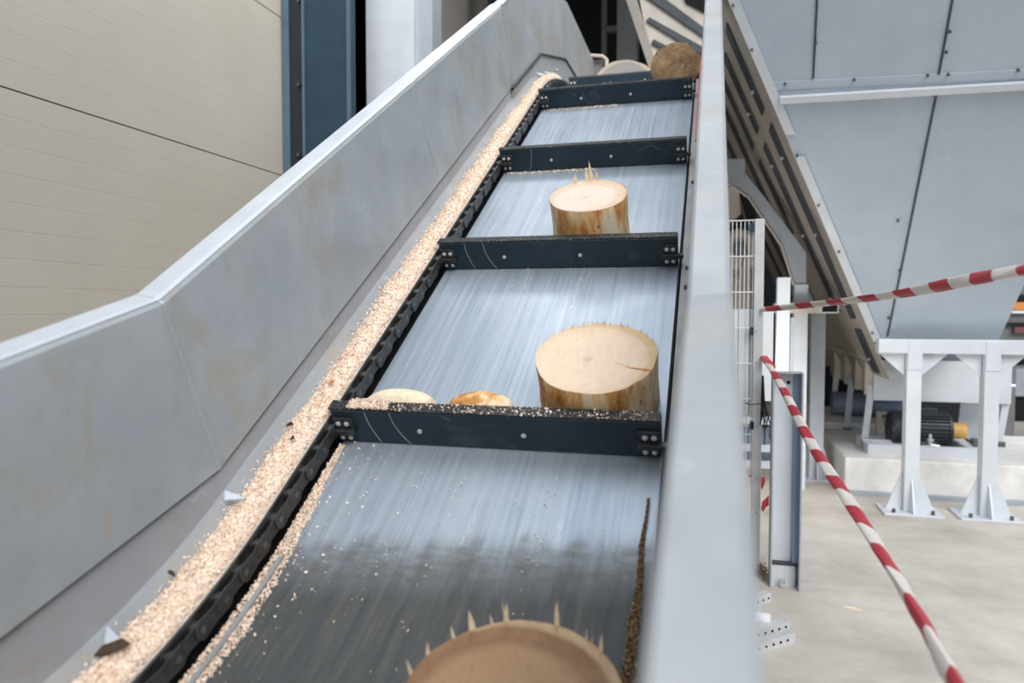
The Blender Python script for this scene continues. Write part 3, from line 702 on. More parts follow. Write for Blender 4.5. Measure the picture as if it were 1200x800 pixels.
# left side of hopper, dusty with dark stiffener strips
BK = 5.2
def sd(t, z, off=0):
    u = (z-1.27)/2.13; p = eb+ed*u; nrm_ = ed.cross(Vector((0, 1, 0))).normalized()
    if nrm_.x > 0: nrm_ = -nrm_
    return p+Vector((0, t, 0))+nrm_*off
MB().add([sd(0, .95), sd(0, 1.27+2.13*TOP), sd(BK, 1.27+2.13*TOP), sd(BK, .95)], [(0, 1, 2, 3)]).build('side_panel', M['brownside'], hp_, solid=.006)
MB().add([rb, rt+rd*.55, rt+rd*.55+Vector((0, BK, 0)), rb+Vector((0, BK, 0))], [(0, 1, 2, 3)]).build('side_panel', M['hopper'], hp_, solid=.006)
MB().add([eb+Vector((0, 0, .0)), rb, rb+Vector((0, .9, 0)), eb+Vector((0, .9, 0))], [(0, 1, 2, 3)]).build('outlet', M['darkside'], hp_, solid=.006)
for t0, t1, z0, z1 in ((.26, .46, 1.45, 2.80), (.84, 1.04, 1.50, 2.80), (.30, .48, 2.90, 3.38), (.86, 1.06, 2.90, 3.38), (1.45, 1.65, 2.9, 3.38), (1.45, 1.65, 2.2, 2.8), (.25, .5, .99, 1.36), (2.1, 2.35, 1.6, 3.4), (3.0, 3.25, 1.6, 3.4), (3.9, 4.15, 1.6, 3.4)):
    st = MB(); st.prism([sd(t0, z0, .004), sd(t0, z1, .004), sd(t1, z1, .004), sd(t1, z0, .004)], sd(0, 2, .012)-sd(0, 2, 0)); so = st.build('stiffener_strip', M['darkside'], hp_)
    if t0 < 1.2:
        z = z0+.12
        while z < z1:
            p = sd((t0+t1)/2, z, .016); MB().cyl(p, p+(sd(0, 2, .02)-sd(0, 2)), .012, 6).build('bolt', M['bolt'], so); z += .52
# ------------------------------------------------------------------ light chute with dark ribs at the conveyor head
cs = empty('discharge_chute', (-.3, 7.2, 0)); tag(cs, 'cream discharge chute with slanting dark ribs above the conveyor head', 'chute')
YC = 7.4
for nm, mt, pts, yy, th in (('chute_plate', 'cream', [(738, -60), (840, -60), (840, 120), (768, 95)], YC, .02), ('edge_frame', 'greycream', [(727, -20), (741, -20), (771, 84), (762, 84)], YC-.06, .06),
                            ('rib', 'darkside', [(742, -14), (760, -16), (826, 33), (826, 44)], YC-.03, .03), ('rib', 'darkside', [(757, 24), (761, 20), (826, 56), (826, 66)], YC-.03, .03),
                            ('rib', 'darkside', [(763, 50), (766, 46), (790, 58), (790, 65)], YC-.03, .03), ('rib', 'gap', [(800, -8), (826, -8), (826, 14), (803, 2)], YC-.03, .03)):
    if mt == 'greycream' and mt not in M: M[mt] = simple('grey_cream_paint', (.36, .33, .29), .6)
    MB().prism([atY(x_, y_, yy) for x_, y_ in pts], (0, th, 0)).build(nm, M[mt], cs)
# pipe bracket near the head
pb = [atY(x_, y_, 6.9) for x_, y_ in ((691, 65), (706, 66), (711, 70), (711, 90))]
tag(MB().tube(pb, .018, 8).build('pipe_bracket', M['cream']), 'bent pale pipe bracket at the end of the left conveyor side', 'bracket')
p_ = [atY(x_, y_, 6.95) for x_, y_ in ((694, 70), (707, 70), (707, 90), (694, 90))]
tag(MB().prism(p_, (0, .02, 0)).build('guard_plate', M['greycol']), 'small dark guard plate inside the bent pipe bracket', 'plate')
# ------------------------------------------------------------------ haunched portal frame and posts
hfm = empty('portal_frame', (.6, 6.5, 0)); tag(hfm, 'grey portal frame arm bending down to its post behind the mesh fence', 'frame')
MB().prism([atY(x_, y_, 6.5) for x_, y_ in ((845, 200), (873, 202), (897, 232), (945, 296), (945, 333), (930, 333), (916, 287), (877, 230), (858, 217), (845, 217))], (0, .12, 0)).build('haunch_arm', M['framed'], hfm, bevel=.004)
MB().prism([atY(x_, y_, 6.47) for x_, y_ in ((845, 186), (873, 186), (873, 203), (845, 201))], (0, .16, 0)).build('cross_beam', M['darkgrey'] if 'darkgrey' in M else M['framed'], hfm)
pp = atY(937, 333, 6.5); MB().bb(atY(930, 400, 6.5).x, atY(946, 400, 6.5).x, 6.48, 6.62, 0, pp.z).build('post', M['frame'], hfm, bevel=.004)
MB().tube([atY(x_, y_, 6.49) for x_, y_ in ((858, 218), (877, 231), (916, 288), (930, 334))], .008, 6).build('edge_strip', M['cream'], hfm)
tag(MB().prism([atY(x_, y_, 6.6) for x_, y_ in ((944, 333), (960, 365), (944, 365))], (0, .02, 0)).build('gusset_plate', M['frame']), 'small triangular gusset between the portal post and the cross tube', 'plate')
def post(label, px0, px1, ptop, Y, w=None, mat='frame', zb=0, plate=False, name='steel_post'):
    a = atY(px0, ptop, Y); b = atY(px1, ptop, Y); r = empty(name, ((a.x+b.x)/2, Y, 0)); tag(r, label, 'post')
    d = b.x-a.x; MB().bb(a.x, b.x, Y, Y+d, zb, a.z).build('shaft', M[mat], r, bevel=.004)
    if plate:
        c = (a.x+b.x)/2
        MB().bb(c-.16, c+.16, Y+d/2-.14, Y+d/2+.14, 0, .015).build('base_plate', M['frame'], r)
        for sg in (-1, 1): MB().prism([(c+sg*d/2, Y+d/2, .015), (c+sg*(d/2+.09), Y+d/2, .015), (c+sg*d/2, Y+d/2, .32)], (0, .01, 0)).build('gusset', M['frame'], r)
        MB().prism([(c, Y, .015), (c, Y-.09, .015), (c, Y, .32)], (.01, 0, 0)).build('gusset', M['frame'], r)
    return r
post('square pale grey post with flat top behind the short channel post', 911, 926.5, 325, 5.5)
post('pale grey post on a gusseted base plate right of the portal frame', 951, 968, 366, 6.9, plate=True)
post('narrow bluish post between the portal post and gusseted post', 926.5, 931, 372, 6.0, mat='framed')
ct = empty('cross_tube', (.8, 6.35, 1.5)); tag(ct, 'pale rectangular cross tube with an open dark end under the tape', 'beam')
a = atY(908, 367, 6.35); b = atY(983, 355, 6.35)
MB().bb(a.x, b.x-.1, 6.35, 6.47, a.z, b.z).build('tube', M['cream'], ct)
MB().bb(b.x-.14, b.x, 6.34, 6.48, a.z, b.z).build('end_rim', M['white'], ct); MB().bb(b.x-.125, b.x-.012, 6.335, 6.36, a.z+.012, b.z-.012).build('open_end', M['gap'], ct)
# short channel post
cp = empty('channel_post', (.4, 4.16, 0)); tag(cp, 'short free standing grey steel channel post bolted to the floor', 'post')
x0, x1 = atY(905, 600, 4.16).x, atY(936, 600, 4.16).x; zt = atY(920, 436, 4.16).z
MB().bb(x0, x1, 4.20, 4.21, 0, zt).build('web', M['frame'], cp)
MB().bb(x0-.008, x0, 4.13, 4.27, 0, zt).build('flange', M['framed'], cp); MB().bb(x1, x1+.008, 4.10, 4.21, 0, zt).build('flange', M['framed'], cp)
M['blueshade'] = simple('blue_grey_inner_flange', (.22, .30, .42), .45, .1, .1)
MB().bb(x1-.030, x1, 4.17, 4.20, .13, zt-.01).build('inner_flange', M['blueshade'], cp)
MB().bb(x0-.004, x1+.004, 4.12, 4.20, zt-.004, zt+.004).build('cap_plate', M['framed'], cp)
MB().bb(x0, x1-.012, 4.17, 4.20, .0, .115).build('base_block', M['frame'], cp); MB().bb(x0, x1, 4.165, 4.2, .115, .13).build('dark_lip', M['darkside'], cp)
for px in (917, 924):
    p = atY(px, 448, 4.198); MB().cyl(p, p+Vector((0, .004, 0)), .010, 12).build('bolt_hole', M['gap'], cp)
p = atY(917, 684, 4.13); MB().cyl(p, p+Vector((0, 0, .03)), .014, 6).build('anchor_bolt', M['bolt'], cp)
# ------------------------------------------------------------------ mesh fence
fn = empty('mesh_fence', (.18, 4.36, 0)); tag(fn, 'galvanised wire mesh safety fence panel beside the conveyor rail', 'fence')
YF = 4.36; xa_, xb_ = atY(853, 300, YF).x, atY(884, 300, YF).x
zz = [atY(870, p, YF).z for p in (258.5, 300.5, 341.5)]; dz = zz[0]-zz[1]
x = xb_-.008; zlow = .58
while x > xa_-.02: MB().cyl((x, YF, zlow), (x, YF, zz[0]), .0027, 6).build('vertical_wire', M['white'], fn); x -= .0225
z = zz[0]
while z > zlow: MB().cyl((xa_-.02, YF-.005, z), (xb_+.01, YF-.005, z), .0035, 6).build('horizontal_wire', M['white'], fn); z -= dz
MB().bb(xa_-.02, xb_, YF+.03, YF+.04, atY(870, 487, YF).z, atY(870, 362, YF).z).build('sheet_infill', M['white'], fn)
mb = MB(); x = xb_-.02
while x > xa_: mb.bb(x, x+.003, YF+.026, YF+.03, atY(870, 487, YF).z, atY(870, 362, YF).z); x -= .03
mb.build('sheet_ribs', M['framed'], fn)
a = atY(884.5, 257, YF); b = atY(896, 257, YF)
MB().bb(a.x, b.x, YF-.02, YF+.04, 0, a.z).build('post', M['galv'], fn, bevel=.003)
for py in (266, 388, 498): p = atY(881, py, YF-.01); MB().box(p, (.022, .02, .045)).build('clamp', M['petrol'], fn)
for py in (388, 500, 425, 560, 600): p = atY(886.5, py, YF-.022); MB().cyl(p, p+Vector((0, -.004, 0)), .003, 8).build('rivet', M['gap'], fn)
# sheet seen right of the post
a = atY(896, 362, 4.6); b = atY(905, 470, 4.6)
tag(MB().bb(a.x-.1, b.x, 4.6, 4.63, b.z, a.z).build('white_board', M['white']), 'tall narrow white board right behind the mesh fence post', 'board')
a = atY(845, 490, 5.0); b = atY(903, 546, 5.0)
cr = empty('tray_rack', (a.x, 5.0, 0)); tag(cr, 'low pale rail rack seen through the bottom of the mesh fence', 'rack')
for py in (492, 524, 543): q_ = atY(860, py, 5.0); MB().bb(a.x-.1, b.x+.05, 5.0, 5.04, q_.z-.022, q_.z+.022).build('cross_bar', M['frame'], cr)
for px in (852,): q_ = atY(px, 500, 5.0); MB().bb(q_.x-.02, q_.x+.02, 5.0, 5.05, 0, atY(860, 486, 5).z).build('upright', M['frame'], cr)
MB().bb(a.x-.1, b.x, 5.1, 5.12, atY(860, 546, 5.1).z, atY(860, 500, 5.1).z).build('back_plate', M['drum'], cr)
# hanging cables
cb = MB()
for k, (dx, dy) in enumerate(((0, 0), (3, 6), (6, 18), (9, 34), (-2, 10), (2, 48))):
    cb.tube([atY(893.5+dx*.1, 440, 4.30), atY(893+dx*.3, 470, 4.28), atY(894+dx, 478+dy*.6, 4.27), atY(892.5+dx*.8+(k % 2)*2, 488+dy*.6+4, 4.28)], .0035, 6)
tag(cb.build('cable_bundle', M['cable']), 'loose black cables hanging on the right of the fence post', 'cable')
tag(MB().tube([atY(x_, y_, 4.25) for x_, y_ in ((873, 472), (880, 474), (888, 473), (902, 474))], .003, 6).build('cable_tie', M['cable']), 'thin dark tie wire wrapped round the fence post', 'wire')
# machinery glimpsed through the mesh
gm = empty('gear_housing', (.3, 8.6, 0)); tag(gm, 'dusty cream gear housing seen through the top of the mesh fence', 'machine')
c_ = atY(866, 292, 7.4)
MB().cyl(c_, c_+Vector((0, .5, 0)), .22, 28, prof=[(0, .16), (.05, .2), (.6, .22), (1, .22)]).build('drum_cover', M['cream'], gm, bevel=.01)
MB().cyl(c_+Vector((0, -.06, 0)), c_+Vector((0, .02, 0)), .07, 20).build('hub', M['greycol'], gm)
MB().prism([atY(x_, y_, 7.6) for x_, y_ in ((852, 215), (866, 222), (868, 250), (858, 262), (846, 262))], (0, .3, 0)).build('cone_cover', M['cream'], gm)
MB().prism([atY(x_, y_, 7.5) for x_, y_ in ((868, 222), (878, 226), (890, 262), (880, 262))], (0, .3, 0)).build('dark_arm', M['interior'], gm)
MB().bb(c_.x-.3, c_.x+.12, 7.5, 8.0, 0, c_.z-.15).build('pedestal', M['brownside'], gm)
MB().tube([atY(x_, y_, 7.3) for x_, y_ in ((876, 300), (872, 312), (868, 325), (860, 335))], .02, 8).build('hose', M['cream'], gm)
# ------------------------------------------------------------------ support table of the hopper
tb = empty('support_frame', (1.7, 6, 0)); tag(tb, 'pale grey welded steel support frame on gusseted legs under the hopper', 'frame')
YL = 5.92
zt_ = atY(1100, 398, YL).z; zb_ = atY(1100, 414.5, YL).z; xl_ = atY(1030, 400, YL).x
MB().bb(xl_, 3.3, YL, YL+.12, zb_, zt_).build('top_beam', M['frame'], tb, bevel=.004)
MB().bb(3.18, 3.3, YL+.12, YL+1.1, zb_, zt_).build('side_beam', M['frame'], tb, bevel=.004)
for pl_, pr_ in ((1062, 1079.5), (1153, 1171)):
    x0, x1 = atY(pl_, 480, YL).x, atY(pr_, 480, YL).x; c = (x0+x1)/2
    g = empty('leg', (c, YL, 0)); g.parent = tb; g.matrix_parent_inverse = wm(tb).inverted()
    MB().bb(x0, x1, YL+.002, YL+.11, .015, zb_-.0).build('shaft', M['frame'], g, bevel=.004)
    MB().bb(c-.044, c+.050, YL-.004, YL, atY(1066, 433, YL).z, zt_-.012).build('joint_plate', M['frame'], g, bevel=.002)
    MB().bb(c-.20, c+.20, YL-.09, YL+.22, 0, .016).build('base_plate', M['frame'], g, bevel=.003)
    for sg in (-1, 1):
        MB().prism([(c+sg*.055, YL+.05, .016), (c+sg*.165, YL+.05, .016), (c+sg*.055, YL+.05, .30)], (0, .012, 0)).build('gusset', M['frame'], g)
        MB().prism([(c+sg*.055, YL+.05, zb_), (c+sg*.235, YL+.05, zb_), (c+sg*.055, YL+.05, zb_-.17)], (0, .012, 0)).build('brace', M['frame'], g)
        MB().cyl((c+sg*.13, YL-.05, .016), (c+sg*.13, YL-.05, .045), .013, 6).build('anchor_bolt', M['pin'], g)
    MB().prism([(c-.005, YL, .016), (c-.005, YL-.09, .016), (c-.005, YL, .26)], (.012, 0, 0)).build('gusset', M['frame'], g)
# back legs of the frame (hidden ones kept simple)
# ------------------------------------------------------------------ vibrating trough beneath
vt = empty('vibrating_trough', (1.9, 7.1, 0)); tag(vt, 'long pale steel vibrating trough carried on slanted spring legs', 'trough')
Y7 = 7.0; z0_, z1_ = atY(1100, 471, Y7).z, atY(1100, 423, Y7).z
xA, xB = atY(1024, 440, Y7).x, atY(1186, 440, Y7).x
MB().bb(xA, xB, Y7, Y7+.05, z0_, z1_).build('end_plate', M['frame'], vt, bevel=.003)
MB().bb(xA, xA+.03, Y7+.05, Y7+3.0, z0_+.06, z1_).build('side_plate', M['brownside'], vt)
MB().bb(xB-.03, xB, Y7+.05, Y7+3.0, z0_+.06, z1_).build('side_plate', M['frame'], vt)
MB().bb(xA, xB, Y7+.05, Y7+3.0, z0_+.03, z0_+.06).build('floor_plate', M['framed'], vt)
for yy in (7.05, 7.5, 8.05, 8.7): MB().bb(xA-.06, xA, yy, yy+.04, z0_+.04, z1_+.01).build('rib', M['cream'], vt)
MB().bb(xA-.08, xA+.02, 7.02, 10, z1_, z1_+.02).build('rim', M['cream'], vt)
p = atY(1188, 452, Y7); MB().cyl(p+Vector((-.05, .02, 0)), p+Vector((.015, .02, 0)), .014, 8).build('bolt', M['bolt'], vt)
for (pa, pb_, yy) in (((1021, 452), (1011, 533), 7.05), ((998, 444), (992, 503), 8.0), ((980, 440), (974.5, 498), 8.9), ((1179, 470), (1170, 520), 7.05)):
    a, b = atY(*pa, yy), atY(*pb_, yy); MB().bar(a, b, .055, .02, (0, 1, 0)).build('spring_leg', M['frame'], vt, bevel=.002)
    MB().box(b, (.08, .08, .04)).build('foot_clamp', M['pin'], vt); MB().cyl(a+Vector((-.02, -.03, 0)), a+Vector((-.02, .03, 0)), .022, 8).build('bolt', M['bolt'], vt)
MB().prism([atY(x_, y_, 7.3) for x_, y_ in ((1126, 472), (1148, 472), (1148, 524), (1122, 505))], (0, .02, 0)).build('side_guard', M['frame'], vt)
# concrete plinths
YP = 6.44; zp = .30; xp = atY(990, 560, YP).x
tag(MB().bb(xp, 3.6, YP, 8.0, 0, zp).build('concrete_plinth', M['concrete'], bevel=.015), 'long whitewashed concrete plinth behind the support frame legs', 'plinth')
tag(MB().bb(xp-.04, 3.6, YP-.05, YP-.005, 0, .035).build('floor_angle', M['framed']), 'low grey steel angle along the foot of the plinth', 'angle')
a = atY(966, 520, 8.1); tag(MB().bb(a.x, a.x+.75, 8.05, 9.6, 0, .36).build('concrete_plinth', M['concrete'], bevel=.02), 'lower dusty concrete block further back on the left', 'plinth')
tag(MB().tube([atY(x_, y_, 8.0) for x_, y_ in ((966, 500), (1000, 502), (1024, 506))], .018, 8).build('steel_pipe', M['galv']), 'bright thin pipe lying along the rear plinth', 'pipe')
# motor on skid
mt = empty('electric_motor', (1.7, 6.95, .3)); tag(mt, 'black finned electric motor with orange shaft cover behind the frame leg', 'motor')
a = atY(1040, 503, 7.0); b = atY(1113, 502, 7.0); r_ = .155
zc = (a.z+b.z)/2; a.z = b.z = zc
L = b.x-a.x
MB().cyl(a, a+Vector((L*.30, 0, 0)), r_*.98, 32, prof=[(0, r_*.7), (.06, r_*.92), (.2, r_*1.0), (1, r_*1.0)]).build('fan_cowl', M['motor'], mt, smooth=False)
MB().cyl(a+Vector((L*.30, 0, 0)), b-Vector((L*.06, 0, 0)), r_*.86, 32).build('stator_body', M['motor'], mt)
fb = MB()
for i in range(30):
    an = 2*PI*i/30; c = Vector((a.x+L*.62, a.y+math.cos(an)*r_*.92, zc+math.sin(an)*r_*.92)); fb.box(c, (L*.60, .008, r_*.18), Matrix.Rotation(an-PI/2, 3, 'X'))
M['fin'] = simple('dark_fin_paint', (.06, .07, .09), .4, .2, .2)
fb.build('cooling_fins', M['fin'], mt)
MB().cyl(b-Vector((L*.07, 0, 0)), b, r_*.9, 32, prof=[(0, r_*.97), (.6, r_*.97), (1, r_*.8)]).build('end_bell', M['motor'], mt)
oc = a.copy(); oc.x = b.x; MB().cyl(oc, oc+Vector((.115, 0, -.005)), .068, 28).build('shaft_cover', M['orange'], mt)
MB().bb(a.x+L*.45, a.x+L*.75, 6.9, 7.08, zc+r_*.8, zc+r_*1.25).build('terminal_box', M['motor'], mt, bevel=.006)
for fx in (.4, .85): MB().bb(a.x+L*fx-.03, a.x+L*fx+.03, 6.85, 7.15, zp+.06, zc-r_*.7).build('foot', M['motor'], mt)
sk = empty('motor_skid', (1.8, 6.9, .3)); tag(sk, 'pale channel steel skid frame under the motor', 'skid')
xs0 = atY(1016, 530, 6.7).x; xs1 = atY(1146, 530, 6.7).x
MB().bb(xs0, xs1, 6.66, 6.70, zp, zp+.085).build('front_rail', M['frame'], sk); MB().bb(xs0, xs1, 7.12, 7.18, zp, zp+.085).build('rear_rail', M['frame'], sk)
for x in (xs0, (xs0+xs1)/2-.1, xs1-.06): MB().bb(x, x+.06, 6.7, 7.12, zp, zp+.075).build('cross_member', M['frame'], sk)
MB().bb(xs0, xs1-.25, 6.9, 6.94, zp, zp+.085).build('slide_rail', M['frame'], sk)
a_ = atY(1090, 521, 6.72)
jb = MB(); jb.cyl(a_-Vector((0, 0, .02)), a_+Vector((0, 0, .09)), .012, 8); jb.cyl(a_+Vector((0, 0, .03)), a_+Vector((0, 0, .05)), .026, 6); jb.cyl(a_, a_+Vector((.07, 0, -.01)), .012, 8)
jb.build('tension_bolt', M['bolt'], sk)
q0 = atY(1084, 478, 8.2); q1 = atY(1146, 519, 7.25); tag(MB().bar(q0, q1, .07, .05).build('flat_bar', M['greycol']), 'dull brown flat bar slanting down behind the motor', 'bar')
# drum
a, b = atY(975, 472, 8.6), atY(1075, 478, 8.6)
tag(MB().cyl(a, Vector((b.x, b.y, a.z)), .125, 28).build('duct_pipe', M['drum'], smooth=False), 'blue grey horizontal duct pipe in the shade behind the trough legs', 'pipe')
tag(MB().bb(atY(965, 480, 9.4).x, atY(1180, 480, 9.4).x, 9.4, 9.5, 0, atY(1000, 430, 9.4).z).build('dark_enclosure', M['interior']), 'black machine enclosure in the shade behind the duct pipe', 'enclosure')
pr = atY(1034, 500, 7.6); gb = empty('angle_bracket', tuple(pr)); tag(gb, 'small cream angle bracket left of the motor', 'bracket')
MB().prism([atY(x_, y_, 7.5) for x_, y_ in ((1028, 482), (1043, 482), (1043, 486), (1034, 486), (1034, 512), (1028, 512))], (0, .06, 0)).build('bracket_plate', M['cream'], gb)
# far machine at the right edge
fmx = empty('forklift_cabinet', (3.6, 9.0, 0)); fmx.name = 'machine_cabinet'; tag(fmx, 'distant dark machine with orange and white stripes at the right edge', 'machine')
M['faded'] = simple('faded_dark_red', (.16, .05, .055), .6, 0, .5, 60)
def fpoly(pts, yy, mat, nm, th=.05): MB().prism([atY(x_, y_, yy) for x_, y_ in pts], (0, th, 0)).build(nm, M[mat], fmx)
fpoly([(1160, 320), (1290, 320), (1290, 400), (1160, 400)], 9.2, 'greycol', 'body', .8)
fpoly([(1186, 354), (1290, 354), (1290, 363), (1186, 363)], 9.15, 'amber', 'stripe'); fpoly([(1186, 364), (1290, 364), (1290, 367), (1186, 367)], 9.15, 'white', 'stripe')
fpoly([(1170, 378), (1290, 377), (1290, 381), (1170, 381)], 9.15, 'gap', 'slot'); fpoly([(1192, 345), (1290, 345), (1290, 352), (1192, 352)], 9.15, 'gap', 'window')
fpoly([(1189, 383), (1290, 383), (1290, 390), (1189, 390)], 9.14, 'faded', 'faded_lettering')
for px in (1180, 1270): q_ = atY(px, 400, 9.3); MB().bb(q_.x-.08, q_.x+.08, 9.25, 9.6, 0, q_.z).build('support', M['greycol'], fmx)
tag(MB().prism([atY(x_, y_, 11.3) for x_, y_ in ((1184, 432), (1300, 428), (1300, 466), (1184, 464))], (0, .5, 0)).build('grey_bin', M['framed']), 'grey steel bin behind the right end of the trough', 'bin')
tag(MB().prism([atY(x_, y_, 11.35) for x_, y_ in ((1180, 464), (1300, 466), (1300, 494), (1180, 493))], (0, .4, 0)).build('bin_base', M['gap']), 'black base beneath the grey bin', 'base')
# dark mat strip on rear floor
a = hit(1168, 524, (0, 0, 0), (0, 0, 1))
# ------------------------------------------------------------------ perforated channels on the floor + roll
for i, (p0, p1, hgt, lab) in enumerate((((872, 716), (903.5, 704), .03, 'short perforated galvanised channel lying rearmost in the pile'), ((868, 730), (893, 722), .04, 'perforated galvanised channel second from the back of the pile'),
                                       ((868, 755), (925, 738), .05, 'longer galvanised channel with plain side in the floor pile'), ((868, 772), (932, 752), .0, 'front perforated galvanised channel with a row of dark holes'))):
    zf = .0 if hgt < .01 else .0
    a = hit(*p0, (0, 0, zf), (0, 0, 1)); b = hit(*p1, (0, 0, zf), (0, 0, 1)); r = empty('steel_channel', ((a.x+b.x)/2, (a.y+b.y)/2, 0)); tag(r, lab, 'channel')
    d = (b-a).normalized(); sdv = Vector((-d.y, d.x, 0))
    up = Vector((0, 0, .042)); m_ = MB(); m_.prism([a, b, b+up, a+up], sdv*.003); m_.prism([a+up, b+up, b+up+sdv*.04, a+up+sdv*.04], Vector((0, 0, .003))); m_.prism([a+sdv*.04, b+sdv*.04, b+up+sdv*.04, a+up+sdv*.04], sdv*.003)
    m_.build('profile', M['galv'], r)
    L = (b-a).length; k = 0; x = .02
    while x < L-.015:
        c = a+d*x+Vector((0, 0, .02))-sdv*.001; MB().cyl(c, c-sdv*.0015, .006, 10).build('hole', M['gap'], r); x += .045
a = hit(900, 728, (0, 0, .035), (0, 0, 1))
tag(MB().cyl(a+Vector((-.10, .02, 0)), a+Vector((.01, 0, 0)), .036, 24).build('plastic_roll', M['white'], smooth=False), 'white plastic roll lying on the galvanised channels', 'roll')
a = hit(999, 714, (0, 0, 0), (0, 0, 1))
o = MB().prism([a+Vector((-.045, .01, 0)), a+Vector((0, -.004, 0)), a+Vector((.045, -.008, 0)), a+Vector((.02, .012, 0)), a+Vector((-.02, .018, 0))], (0, 0, .008)).build('wood_sliver', M['splinter']); tag(o, 'small pale wood sliver on the open concrete floor', 'wood')
a = hit(892, 672, (0, 0, 0), (0, 0, 1)); db = []
for _ in range(500): db.append(a+Vector((random.gauss(0, .018), random.gauss(0, .05), abs(random.gauss(0, .022)))))
fv, ff = flakes(db, (.006, .014)); tag(mesh_obj('debris', fv, ff, M['dustdark']), 'small dark debris heap at the foot of the fence post', 'debris', kind='stuff')
# ------------------------------------------------------------------ barrier tapes
def catm(P_, n):
    out = []
    P_ = [Vector(p) for p in P_]; Q = [P_[0]*2-P_[1]]+P_+[P_[-1]*2-P_[-2]]
    for i in range(1, len(Q)-2):
        for k in range(n):
            t_ = k/n; a, b, c, d = Q[i-1:i+3]
            out.append(.5*((2*b)+(c-a)*t_+(2*a-5*b+4*c-d)*t_*t_+(3*b-a-3*c+d)*t_**3))
    out.append(P_[-1]); return out
def tape(label, keys, twist, stripe, width=.075, ph=0, wf=lambda t: 1):
    cen = catm(keys, 40); vs = []; uv = []; fs = []; m_ = 13; acc = 0
    for k, c in enumerate(cen):
        t_ = k/(len(cen)-1); d = (cen[min(k+1, len(cen)-1)]-cen[max(k-1, 0)]).normalized()
        if k: acc += (cen[k]-cen[k-1]).length
        up = Vector((0, 0, 1)); up = (up-d*up.dot(d)).normalized(); sdv = d.cross(up)
        a = twist(t_); w_ = up*math.cos(a)+sdv*math.sin(a); n_ = d.cross(w_)
        for j in range(m_):
            b_ = 2*PI*j/(m_-1); cr_ = 1+.16*math.sin(b_*3+k*.21)+.10*math.sin(b_*2-k*.37)
            vs.append(c+(w_*math.cos(b_)*.5+n_*math.sin(b_)*.27*cr_)*width*wf(t_)); uv.append((acc/stripe+ph, j/(m_-1)))
    for k in range(len(cen)-1):
        for j in range(m_-1): fs.append((k*m_+j, k*m_+j+1, (k+1)*m_+j+1, (k+1)*m_+j))
    o = mesh_obj('barrier_tape', vs, fs, M['tape'], smooth=True, uvs=uv); tag(o, label, 'tape'); return o
def cam(px, py, d):
    v = RM.T @ np.array([(px-600)/F*d, (400-py)/F*d, d]); return Vector(v)+Vector((0, 0, CZ))
tape('red and white barrier tape rising from the fence post towards the right edge', [cam(888, 363, 4.15), cam(960, 356, 3.5), cam(1050, 345, 2.75), cam(1130, 329, 2.15), cam(1200, 316, 1.75), cam(1300, 296, 1.4), cam(1500, 258, 1.1), cam(1900, 190, .85)],
     lambda t_: -.5+1.1*math.sin(t_*7)+.6*t_, .33, .050, .1, lambda t_: .62+.38*t_)
tape('red and white barrier tape sagging from the fence post down to the bottom right', [cam(893, 417, 4.15), cam(912, 445, 3.7), cam(950, 518, 2.8), cam(1002, 598, 2.1), cam(1060, 692, 1.6), cam(1118, 800, 1.25), cam(1180, 920, 1.0), cam(1300, 1150, .8)],
     lambda t_: .9+1.0*math.sin(t_*5+.5), .30, .050, .3, lambda t_: .68+.42*t_)
def scrap(label, pts, dep):
    m_ = MB(); c = [cam(x_, y_, dep+.01*i) for i, (x_, y_) in enumerate(pts)]; m_.prism(c, (0, .003, 0)); tag(m_.build('tape_scrap', M['redscrap']), label, 'tape scrap')
scrap('twisted red tape knot at the upper tie on the fence post', [(884, 361), (889, 362), (898, 360), (908, 357), (900, 362), (892, 366), (885, 367)], 4.14)
scrap('loose red tape end at the middle tie right of the fence post', [(890, 414), (899, 417), (909, 428), (909, 435), (900, 428), (894, 420)], 4.14)
scrap('small red tape tie on the left of the fence post', [(880, 411), (884, 411), (884, 416), (880, 416)], 4.16)
scrap('narrow red tape scrap hanging low on the fence post', [(892, 560), (896, 558), (897, 564), (893, 574), (892, 572)], 4.12)
scrap('red tape triangle fluttering beside the foot of the channel post', [(893, 588), (901, 580), (901, 592), (898, 594), (894, 600), (892, 596)], 4.12)
scrap('tiny red tape tail low on the left of the fence post', [(876, 556), (881, 557), (881, 559), (877, 558.5)], 4.14)
# ------------------------------------------------------------------ camera, light, world
cd = bpy.data.cameras.new('camera'); co_ = bpy.data.objects.new('camera', cd); COL.objects.link(co_)
cd.sensor_width = 36; cd.lens = F/1200*36; cd.clip_start = .02
r_, u_, f_ = [Vector(v) for v in RM]
co_.matrix_world = Matrix.Translation((0, 0, CZ)) @ Matrix(((r_.x, u_.x, -f_.x), (r_.y, u_.y, -f_.y), (r_.z, u_.z, -f_.z))).to_4x4()
cd.dof.use_dof = True; cd.dof.focus_distance = 2.9; cd.dof.aperture_fstop = 1.8
sc = bpy.context.scene; sc.camera = co_
def sun(name, rx, rz, e, ang, col):
    l = bpy.data.lights.new(name, 'SUN'); l.energy = e; l.angle = ang; l.color = col; o = bpy.data.objects.new(name, l); COL.objects.link(o); o.rotation_euler = (rx, 0, rz); return o
sun('soft_daylight', math.radians(50), math.radians(28), 2.5, math.radians(35), (1, .97, .93))
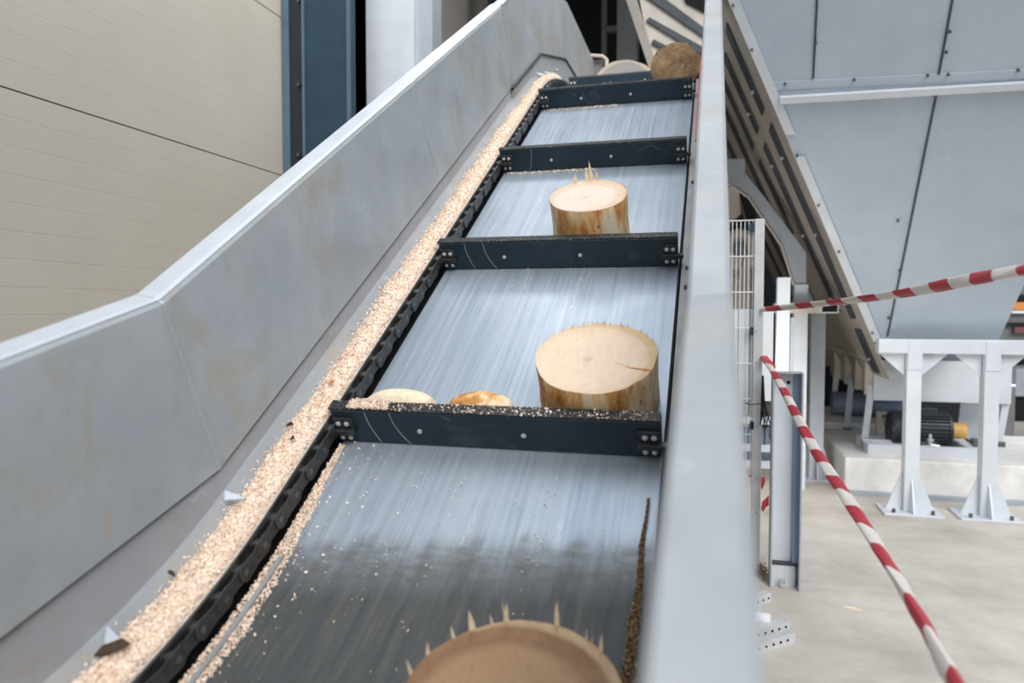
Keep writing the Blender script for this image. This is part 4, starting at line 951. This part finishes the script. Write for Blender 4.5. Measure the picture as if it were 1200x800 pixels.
def area(name, loc, tgt, sx, sy, e, col):
    l = bpy.data.lights.new(name, 'AREA'); l.shape = 'RECTANGLE'; l.size = sx; l.size_y = sy; l.energy = e; l.color = col
    o = bpy.data.objects.new(name, l); COL.objects.link(o); d = Vector(tgt)-Vector(loc); o.location = loc; o.rotation_euler = d.to_track_quat('-Z', 'Y').to_euler(); return o
area('rooflight', (-.6, 3.2, 6.8), (-.6, 3.4, 0), 3, 5, 130, (.86, .93, 1))
area('wall_fill', (-1.3, 4.6, 5.2), (-3, 4.5, 2.4), .5, 1.2, 26, (1, .97, .92))  # added light with no visible source, brightens part of the left wall
area('under_hopper_fill', (.15, 5.2, .7), (1.0, 7.6, 1.9), .5, .5, 16, (1, .95, .86))  # added light with no visible source, lifts hopper side and housing
area('right_fill', (6.5, 7.5, 4.5), (2, 7, .5), 4, 3, 160, (.95, .97, 1))  # added light with no visible source, brightens the machines on the right
wd = bpy.data.worlds.new('world'); sc.world = wd; wd.use_nodes = True; nt = wd.node_tree; bg = nt.nodes['Background']
tc = nt.nodes.new('ShaderNodeTexCoord'); sp_ = nt.nodes.new('ShaderNodeSeparateXYZ'); nt.links.new(tc.outputs['Generated'], sp_.inputs[0])
rp_ = nt.nodes.new('ShaderNodeValToRGB'); mr = nt.nodes.new('ShaderNodeMapRange'); mr.inputs[1].default_value = -1; nt.links.new(sp_.outputs[2], mr.inputs[0]); nt.links.new(mr.outputs[0], rp_.inputs[0])
e_ = rp_.color_ramp.elements; e_[0].position = .45; e_[0].color = (.38, .35, .32, 1); e_[1].position = .56; e_[1].color = (.80, .88, 1, 1)
nt.links.new(rp_.outputs[0], bg.inputs[0]); bg.inputs[1].default_value = .72
sc.view_settings.view_transform = 'Standard'; sc.view_settings.look = 'None'; sc.view_settings.exposure = -.06; sc.view_settings.gamma = 1

for o in list(bpy.data.objects):
    if o.parent or 'label' not in o.keys(): continue
    n_ = o.name.split('.')[0]
    g_ = {'log_slice': 'log slices on the conveyor', 'bark_chip': 'bark chips on the sawdust ridge', 'steel_channel': 'galvanised channels piled on the floor', 'tape_scrap': 'scraps of red tape on the fence post',
          'barrier_tape': 'barrier tapes tied to the fence post', 'wood_slab': 'wood pieces behind the nearest flight', 'concrete_plinth': 'concrete plinths under the machines'}.get(n_)
    if g_: o['group'] = g_
